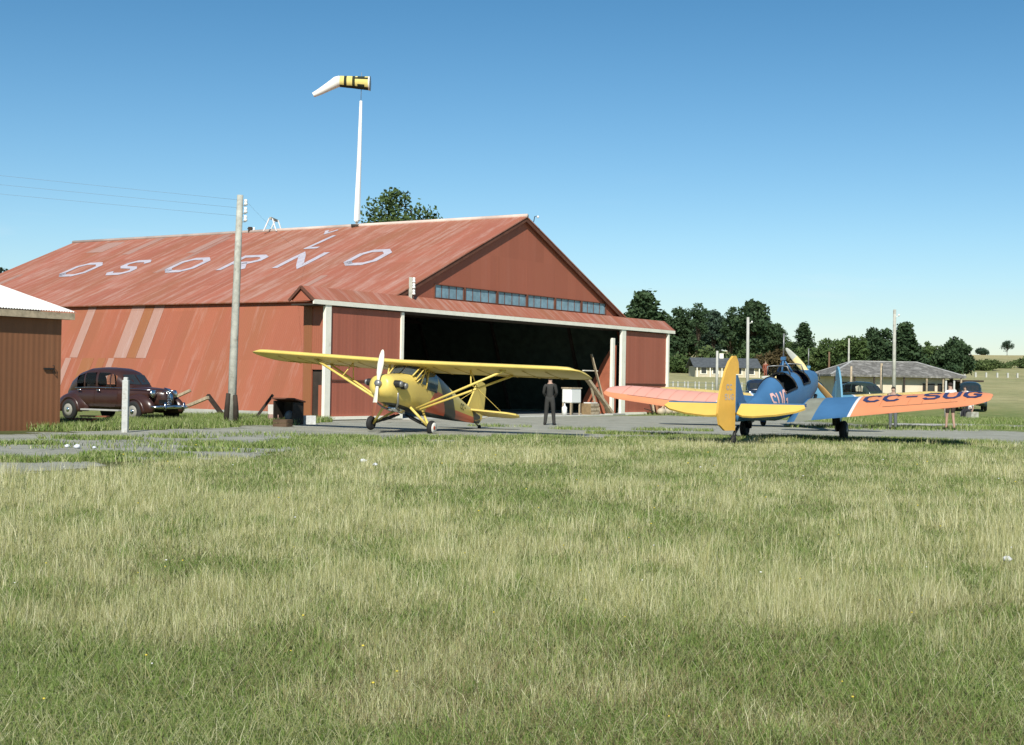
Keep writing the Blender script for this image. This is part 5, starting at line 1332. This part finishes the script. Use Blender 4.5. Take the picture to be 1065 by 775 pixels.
tree_px('broad mid green tree left behind the hip roof', 884, 341, 38, 150, 'round', L_mid, 30, n=3200)
tree_px('dark spreading tree behind the hip roof ridge', 912, 336, 40, 158, 'round', L_dark, 31, n=3200)
tree_px('dark feathery tree behind the tall weathered pole', 940, 338, 62, 155, 'conifer', L_dark, 32, n=5200)
tree_px('slender tree right of the weathered pole', 963, 351, 22, 165, 'tall', L_mid, 33)
tree_px('mid green tree filling left of the dense rounded tree', 973, 357, 30, 158, 'round', L_mid, 46)
tree_px('low leafy tree behind the right end of the hip roof', 952, 354, 32, 172, 'round', L_dark, 47)
tree_px('leafy tree between the slim conifer and the hip roof', 860, 351, 34, 172, 'round', L_mid, 48)
tree_px('dense rounded dark tree at the foot of the hill', 990, 351, 44, 140, 'round', L_dark, 34, n=5000, bare=.02)
tree_px('small round tree on the hill crest', 1021, 362, 14, 325, 'round', L_blue, 35, bare=.02)
tree_px('thin lone tree on the hill crest at right', 1047, 353, 14, 325, 'tall', L_blue, 36, n=900, bare=.3)
hs = [(705, 372, 44), (742, 365, 48), (775, 366, 44), (806, 362, 40), (832, 360, 42), (855, 362, 34), (875, 366, 40)]
hl_ = ['bushy green hedge tree beside the hangar end', 'bushy green hedge tree behind the long house chimney', 'bushy green hedge tree behind the pale pole', 'reddish brown bush in the hedge', 'bushy green hedge tree below the slim conifer', 'bushy green hedge tree left of the brown post', 'bushy green hedge tree left of the hip roof']
for k, (px, yt, wp) in enumerate(hs):
    tree_px(hl_[k], px, yt, wp, 180 - (k % 2) * 6, 'round', L_red if k == 3 else (L_hedge if k % 2 else L_mid), 50 + k, 'hedge bushes', 2600, .0, name='hedge_bush', cat='bush')
hr_ = [(1016, 377, 34), (1040, 381, 30), (1062, 379, 34), (1030, 374, 24), (1075, 374, 40)]
hrl = ['dark shrub on the slope right of the dense rounded tree', 'dark shrub midway along the hill slope', 'dark shrub on the hill slope by the photo edge', 'smaller shrub higher on the hill slope', 'shrub cut by the right photo edge on the hill']
for k, (px, yt, wp) in enumerate(hr_):
    tree_px(hrl[k], px, yt, wp, 215 + (k % 3) * 12, 'round', L_hedge, 70 + k, 'shrubs on the hill', 1800, .0, name='hill_shrub', cat='shrub')
tree('big leafy tree showing above the hangar ridge', (-6.4, 104, .4), 17.0, 9.6, 'open', L_mid, 90, None, 9000, .30, lsz=.15)
tree('leafy tree tip beyond the hangar at the left edge', AT(-8, 392, 112) * 1.0 + Vector((0, 0, -1.4)), 10.6, 4.6, 'round', L_blue, 91, None, 3000, .35)

# ------------------------------------------------------------------ grass
def vnoise(x, y, f, seed):
    r = np.random.default_rng(seed); T = r.random((64, 64)); x = x * f + 100; y = y * f + 100
    xi, yi = np.floor(x).astype(int), np.floor(y).astype(int); u, v = x - xi, y - yi; u = u * u * (3 - 2 * u); v = v * v * (3 - 2 * v)
    g = lambda a, b: T[a % 64, b % 64]
    return (g(xi, yi) * (1 - u) + g(xi + 1, yi) * u) * (1 - v) + (g(xi, yi + 1) * (1 - u) + g(xi + 1, yi + 1) * u) * v
def grass_mat(name):
    k = NT(name); at_ = k.n('Attribute'); at_.attribute_name = 'tint'
    sp = k.n('SeparateXYZ'); k.l(at_.outputs['Vector'], sp.inputs[0])
    dry, rnd = sp.outputs['X'], sp.outputs['Y']
    green = k.mix(rnd, (.060, .132, .021), (.225, .335, .075))
    straw = k.mix(k.math('POWER', rnd, 1.8), (.42, .395, .15), (.99, .94, .63))
    brown = k.mix(rnd, (.16, .12, .06), (.40, .32, .18))
    c = k.mix(sp.outputs['Z'], k.mix(dry, green, straw), brown)
    gn = k.n('NewGeometry'); vm = k.n('VectorMath', operation='SCALE'); k.l(gn.outputs['Normal'], vm.inputs[0]); vm.inputs['Scale'].default_value = .55
    va = k.n('VectorMath', operation='ADD'); k.l(vm.outputs[0], va.inputs[0]); va.inputs[1].default_value = (0, 0, .75); vn = k.n('VectorMath', operation='NORMALIZE'); k.l(va.outputs[0], vn.inputs[0])
    d1 = k.n('BsdfDiffuse'); k.l(vn.outputs[0], d1.inputs['Normal']); k.l(c, d1.inputs[0]); d2 = k.n('BsdfTranslucent'); k.l(c, d2.inputs[0])
    mx = k.n('MixShader'); mx.inputs[0].default_value = .30; k.l(d1.outputs[0], mx.inputs[1]); k.l(d2.outputs[0], mx.inputs[2])
    k.l(mx.outputs[0], k.t.nodes['Material Output'].inputs['Surface'])
    return k.m
M_grass = grass_mat('grass_blades')
def blades(name, x, y, h, w, lean, dry, label, seed, z0=None, brown=None):
    r = np.random.default_rng(seed); n = len(x); a = r.uniform(0, 2 * np.pi, n); b = r.uniform(0, 2 * np.pi, n)
    dx, dy = np.cos(a) * w / 2, np.sin(a) * w / 2; lx, ly = np.cos(b) * lean * h, np.sin(b) * lean * h
    z = np.zeros(n) if z0 is None else z0
    V_ = np.empty((n, 5, 3), np.float32)
    V_[:, 0] = np.stack([x - dx, y - dy, z - .01], 1); V_[:, 1] = np.stack([x + dx, y + dy, z - .01], 1)
    V_[:, 2] = np.stack([x + lx * .35 + dx * .75, y + ly * .35 + dy * .75, z + h * .55], 1); V_[:, 3] = np.stack([x + lx * .35 - dx * .75, y + ly * .35 - dy * .75, z + h * .55], 1)
    V_[:, 4] = np.stack([x + lx, y + ly, z + h * np.sqrt(np.maximum(.05, 1 - (lean * .6) ** 2))], 1)
    base = (np.arange(n) * 5)[:, None]
    li = (base + np.array([0, 1, 2, 3, 3, 2, 4])).astype(np.int32).ravel()
    me = bpy.data.meshes.new(name); me.vertices.add(5 * n); me.vertices.foreach_set('co', V_.ravel())
    me.loops.add(7 * n); me.loops.foreach_set('vertex_index', li); me.polygons.add(2 * n)
    ls = (np.arange(n)[:, None] * 7 + np.array([0, 4])).astype(np.int32).ravel(); lt = np.tile(np.array([4, 3], np.int32), n)
    me.polygons.foreach_set('loop_start', ls); me.polygons.foreach_set('loop_total', lt)
    tint = np.stack([np.repeat(dry, 5), np.repeat(r.random(n), 5), np.zeros(5 * n) if brown is None else np.repeat(brown, 5)], 1).astype(np.float32)
    at_ = me.attributes.new('tint', 'FLOAT_VECTOR', 'POINT'); at_.data.foreach_set('vector', tint.ravel())
    me.materials.append(M_grass); me.update(calc_edges=True)
    o = bpy.data.objects.new(name, me); COL.objects.link(o); return tag(o, label, 'grass', kind='stuff')
# edge of the meadow towards the apron, as distance over bearing
_e = [G(*p) for p in NEAR]
EB = np.array([p.x / p.y for p in _e]); EDY = np.array([p.y for p in _e])
def wide(r, y):
    return r.uniform(-1, 1, len(y)) * (.42 * y + 3.2)
def meadow(N, y0, y1, hfun, seed, tall=False):
    N = int(N * 1.6); y0 = min(y0, 4.6); r = np.random.default_rng(seed)
    y = np.exp(r.uniform(np.log(y0), np.log(y1), N)); x = wide(r, y); bx = x / y     # denser close by
    ed = np.interp(bx, EB, EDY) + (vnoise(x, y, .5, 3) - .5) * 3.0 + (vnoise(x, y, 2.1, 4) - .5) * 1.8 + r.normal(size=N) * .35 - np.interp(bx, [-.36, -.2, -.1], [1.5, 1.2, .4])
    keep = y < ed
    return x[keep], y[keep], r
def dryness(x, y):
    big = vnoise(x, y, .16, 11) * .30 + vnoise(x, y, .5, 12) * .34 + vnoise(x, y, 1.5, 13) * .36
    belt = np.interp(y, [6, 7.5, 9, 11, 14, 19, 26, 34, 42], [.36, .38, .48, .62, .66, .62, .54, .44, .36])
    return np.clip(belt + (big - .5) * 3.0 - .05, .02, .95)
def field():
    # short green turf
    x, y, r = meadow(330000, 5.2, 44, None, 31)
    n = len(x); dr = dryness(x, y); dry = np.where(r.random(n) < dr * .45, r.uniform(.4, .9, n), r.uniform(0, .28, n))
    sc = np.clip(y / 8, 1, 5)
    blades('meadow_turf', x, y, r.uniform(.02, .075, n) * np.interp(y, [6, 16], [.8, 1.3]) * (.8 + .5 * vnoise(x, y, .8, 5)), r.uniform(.0035, .0075, n) * sc ** .8, r.uniform(.2, 1.2, n), dry, 'short green turf of the meadow', 32)
    # straw coloured stalks: clumps that fan outward, and scattered single ones
    r = np.random.default_rng(33); T = 24000
    ty = np.exp(r.uniform(np.log(5.2), np.log(44), T)); tx = wide(r, ty)
    q = r.random(T) < dryness(tx, ty) ** 1.5 * 1.2; tx, ty = tx[q], ty[q]
    m_ = r.integers(12, 55, len(tx)); cid = np.repeat(np.arange(len(tx)), m_); n = len(cid); rad = (.03 + .05 * r.random(len(tx)))[cid] * (1 + ty[cid] / 20)
    ox, oy = r.normal(size=n) * rad, r.normal(size=n) * rad; x, y = tx[cid] + ox, ty[cid] + oy
    hc = (np.clip(r.gamma(4, .040, len(tx)), .06, .34) * (.6 + .7 * vnoise(tx, ty, .35, 15)) * np.interp(ty, [6, 9, 12, 20, 30], [.55, .85, 1.2, 1.2, 1.0]))[cid]; dc = r.uniform(.55, 1, len(tx))[cid]
    q = y < np.interp(x / y, EB, EDY) + (vnoise(x, y, .5, 3) - .5) * 3.0 + r.normal(size=n) * .35 - .6; x, y, hc, dc = x[q], y[q], hc[q], dc[q]; n = len(x); sc = np.clip(y / 8, 1, 5)
    blades('meadow_grass', x, y, hc * r.uniform(.35, 1.1, n), r.uniform(.0014, .0029, n) * sc ** .85, np.abs(r.normal(size=n)) * .34 + .03, np.clip(dc + r.normal(size=n) * .12, .1, 1), 'tall straw coloured grass of the meadow', 34)
    x, y, r = meadow(150000, 5.2, 44, None, 38); dr = dryness(x, y); k = r.random(len(x)) < dr; x, y, dr = x[k], y[k], dr[k]; n = len(x); sc = np.clip(y / 8, 1, 5)
    blades('meadow_stalks', x, y, np.clip(r.gamma(3, .034, n) + .03, .04, .28) * np.interp(y, [6, 11], [.5, 1]), r.uniform(.0014, .0026, n) * sc ** .8, r.uniform(.05, .9, n), np.where(r.random(n) < .3, r.uniform(.2, .6, n), r.uniform(.6, 1, n)), 'scattered dry stalks of the meadow', 39)
    # pale dead stems lying and leaning in the near grass
    r = np.random.default_rng(44); T = 240; ty = np.exp(r.uniform(np.log(5.6), np.log(13), T)); tx = wide(r, ty)
    cid = np.repeat(np.arange(T), 7); x, y = tx[cid] + r.normal(size=len(cid)) * .10, ty[cid] + r.normal(size=len(cid)) * .10; n = len(x)
    blades('dead_stems', x, y, r.uniform(.05, .19, n), r.uniform(.002, .004, n), r.uniform(.2, 1.5, n), r.uniform(.9, 1.0, n), 'pale dead stems in the near meadow', 45)
    # low broad leaves near the camera
    r = np.random.default_rng(46); T = 15000; ty = np.exp(r.uniform(np.log(5.4), np.log(17), T)); tx = wide(r, ty); q = dryness(tx, ty) < .5; tx, ty = tx[q], ty[q]
    cid = np.repeat(np.arange(len(tx)), 14); x, y = tx[cid] + r.normal(size=len(cid)) * .05, ty[cid] + r.normal(size=len(cid)) * .05; n = len(x)
    blades('broad_leaves', x, y, r.uniform(.02, .06, n), r.uniform(.006, .015, n), r.uniform(.5, 1.5, n), r.uniform(0, .12, n), 'low broad green leaves in the near meadow', 47)
    x, y, r = meadow(32000, 5.2, 10, None, 48); k = r.random(len(x)) < np.clip((vnoise(x, y, .6, 49) - .35) * 3, 0, 1); x, y = x[k], y[k]; n = len(x)
    blades('brown_stubble', x, y, r.uniform(.03, .13, n), r.uniform(.0014, .003, n), r.uniform(.05, 1.0, n), r.uniform(.3, .9, n), 'brown dry stubble in the near meadow', 50, None, np.where(r.random(n) < .5, 1.0, 0.0))
    # broader green tufts
    r = np.random.default_rng(35); T = 2400
    ty = np.exp(r.uniform(np.log(5.5), np.log(40), T)); tx = wide(r, ty); q = dryness(tx, ty) < .55; tx, ty = tx[q], ty[q]
    x = np.repeat(tx, 42) + r.normal(size=len(tx) * 42) * .09; y = np.repeat(ty, 42) + r.normal(size=len(tx) * 42) * .09
    ed = np.interp(x / y, EB, EDY); q = y < ed - .5; x, y = x[q], y[q]; n = len(x)
    blades('grass_tufts', x, y, r.uniform(.05, .15, n), r.uniform(.003, .006, n) * np.clip(y / 8, 1, 4) ** .8, r.uniform(.1, .9, n), r.uniform(0, .22, n), 'lush green tufts in the meadow', 36)
    # matted brown thatch, nearly flat
    x, y, r = meadow(190000, 5.2, 40, None, 37); n = len(x); bw = np.clip((vnoise(x, y, .7, 19) - .42) * 4, 0, 1) * np.interp(y, [6, 9, 14, 30], [1, .8, .35, .25])
    blades('grass_thatch', x, y, r.uniform(.06, .20, n), r.uniform(.0016, .0034, n) * np.clip(y / 8, 1, 5) ** .8, r.uniform(1.2, 1.62, n), r.uniform(.25, .9, n), 'matted dry thatch in the meadow', 38, None, bw * (r.random(n) < .5))
field()
def patch(name, spots, N, h, seed, label, z=0.0):
    r = np.random.default_rng(seed); X = []; Yy = []
    for px, py, rx, ry, wgt in spots:
        c = G(px, py); k = int(N * wgt); a = r.uniform(0, 6.283, k); q = np.sqrt(r.random(k))
        xx = c.x + np.cos(a) * q * rx; yy = c.y + np.sin(a) * q * ry
        kp = vnoise(xx, yy, 1.6, seed) + vnoise(xx, yy, 5, seed + 1) * .5 + r.normal(size=k) * .22 - q * .18 > .62; X.append(xx[kp]); Yy.append(yy[kp])
    x, y = np.concatenate(X), np.concatenate(Yy); n = len(x)
    blades(name, x, y, r.uniform(.3, 1, n) * h, r.uniform(.012, .026, n), r.uniform(.1, 1, n), np.clip(r.normal(.22, .2, n), 0, .9), label, seed + 2)
patch('apron_grass', [(305, 465, 2.6, 1.2, 1.2), (375, 462, 2.4, 1.2, 1.1), (245, 470, 1.2, .4, .15), (80, 479, 2.2, .45, .45), (150, 475, 1.5, .5, .35), (25, 480, 1.6, .5, .4), (95, 457, 1.3, .8, .4), (30, 462, 1.0, .5, .2), (180, 455, 1.2, .7, .25), (350, 456, 1.2, .8, .4), (480, 457, 2.2, .8, .7), (560, 456, 1.4, .6, .5),
   (660, 452, 1.6, .7, .3), (600, 447, 1.0, .6, .12), (520, 444, 1.2, .6, .08), (420, 459.5, 3, .8, .4), (110, 466, 2.5, 1.2, .12), (200, 462, 2.5, 1.2, .12), (270, 453, 2.5, 1.5, .12), (700, 448, 1.5, .8, .2), (770, 457, 2.2, 1.6, 1.4), (700, 458, 2, 1, .9), (860, 457, 3, 1.2, .9), (960, 460, 3.2, 1.4, 1.0)], 9000, .16, 61, 'patchy green grass growing through the gravel apron')
patch('wall_weeds', [(215, 437, 3.0, 3.6, 2.4), (262, 438, 1.8, 2.8, 1.8), (150, 443, 3.0, 2.6, 2.0), (100, 445, 2.4, 2.2, 1.4), (320, 439, .9, 1.0, .5), (280, 442, 1.0, .9, .7), (180, 440, 2, 3, 1.0), (70, 447, 1.4, 1.4, .6)], 9000, .30, 71, 'green weeds along the hangar side wall')
patch('far_lawn', [(920, 446, 4, 2.5, .5), (980, 438, 6, 6, 1.4), (1040, 438, 6, 6, 1.4), (1060, 428, 8, 10, 1.5), (1000, 428, 8, 10, 1.2), (900, 437, 5, 6, .8), (780, 433, 6, 5, .8), (720, 430, 5, 5, .8), (1055, 446, 3, 2.0, .6)], 9000, .22, 81, 'green airfield lawn beyond the planes')
# wild flowers: small white and yellow heads above the grass
def flowers(name, n, m_, label, seed):
    r = random.Random(seed); b = MB()
    for _ in range(n):
        y = math.exp(r.uniform(math.log(6.0), math.log(30))); x = r.uniform(-.38, .38) * y; z = r.uniform(.12, .26); s_ = r.uniform(.005, .009) * max(1, y / 12)
        b.ellipsoid((x, y, z), (s_, s_, s_ * .6), 0, 6, 4)
    tag(b.build(name, m_), label, 'flowers', kind='stuff')
flowers('white_wildflowers', 16, mat('white_petal', (.75, .74, .70), .8), 'tiny white wild flowers in the meadow', 91)
flowers('yellow_wildflowers', 70, mat('yellow_petal', (.62, .50, .07), .8), 'tiny yellow wild flowers in the meadow', 92)
rp_ = random.Random(17)
for k, (px, py, s_) in enumerate(((1047, 590, .05), (378, 484, .07), (390, 488, .06), (80, 467, .10), (70, 466, .08), (98, 467, .06))):
    m = MB(); m.ellipsoid((0, 0, s_ * .5), (s_, s_ * .7, s_ * .5), 0, 9, 6)
    for i, v in enumerate(m.v): m.v[i] = tuple(c * rp_.uniform(.85, 1.15) for c in v)
    o = m.build('litter_scrap', mat('white_scrap', (.66, .68, .72), .85, var=.1)); o.location = G(px, py) + Vector((0, 0, .05 if k < 3 else 0)); o.rotation_euler.z = rp_.uniform(0, 3)
    tag(o, ('pale scrap lying in the meadow at far right', 'upper white scrap at the meadow edge near the yellow plane', 'lower white scrap at the meadow edge near the yellow plane', 'largest white lump on the gravel near the shed', 'white lump left of the largest one on the gravel', 'smallest white lump on the gravel near the shed')[k], 'scrap')
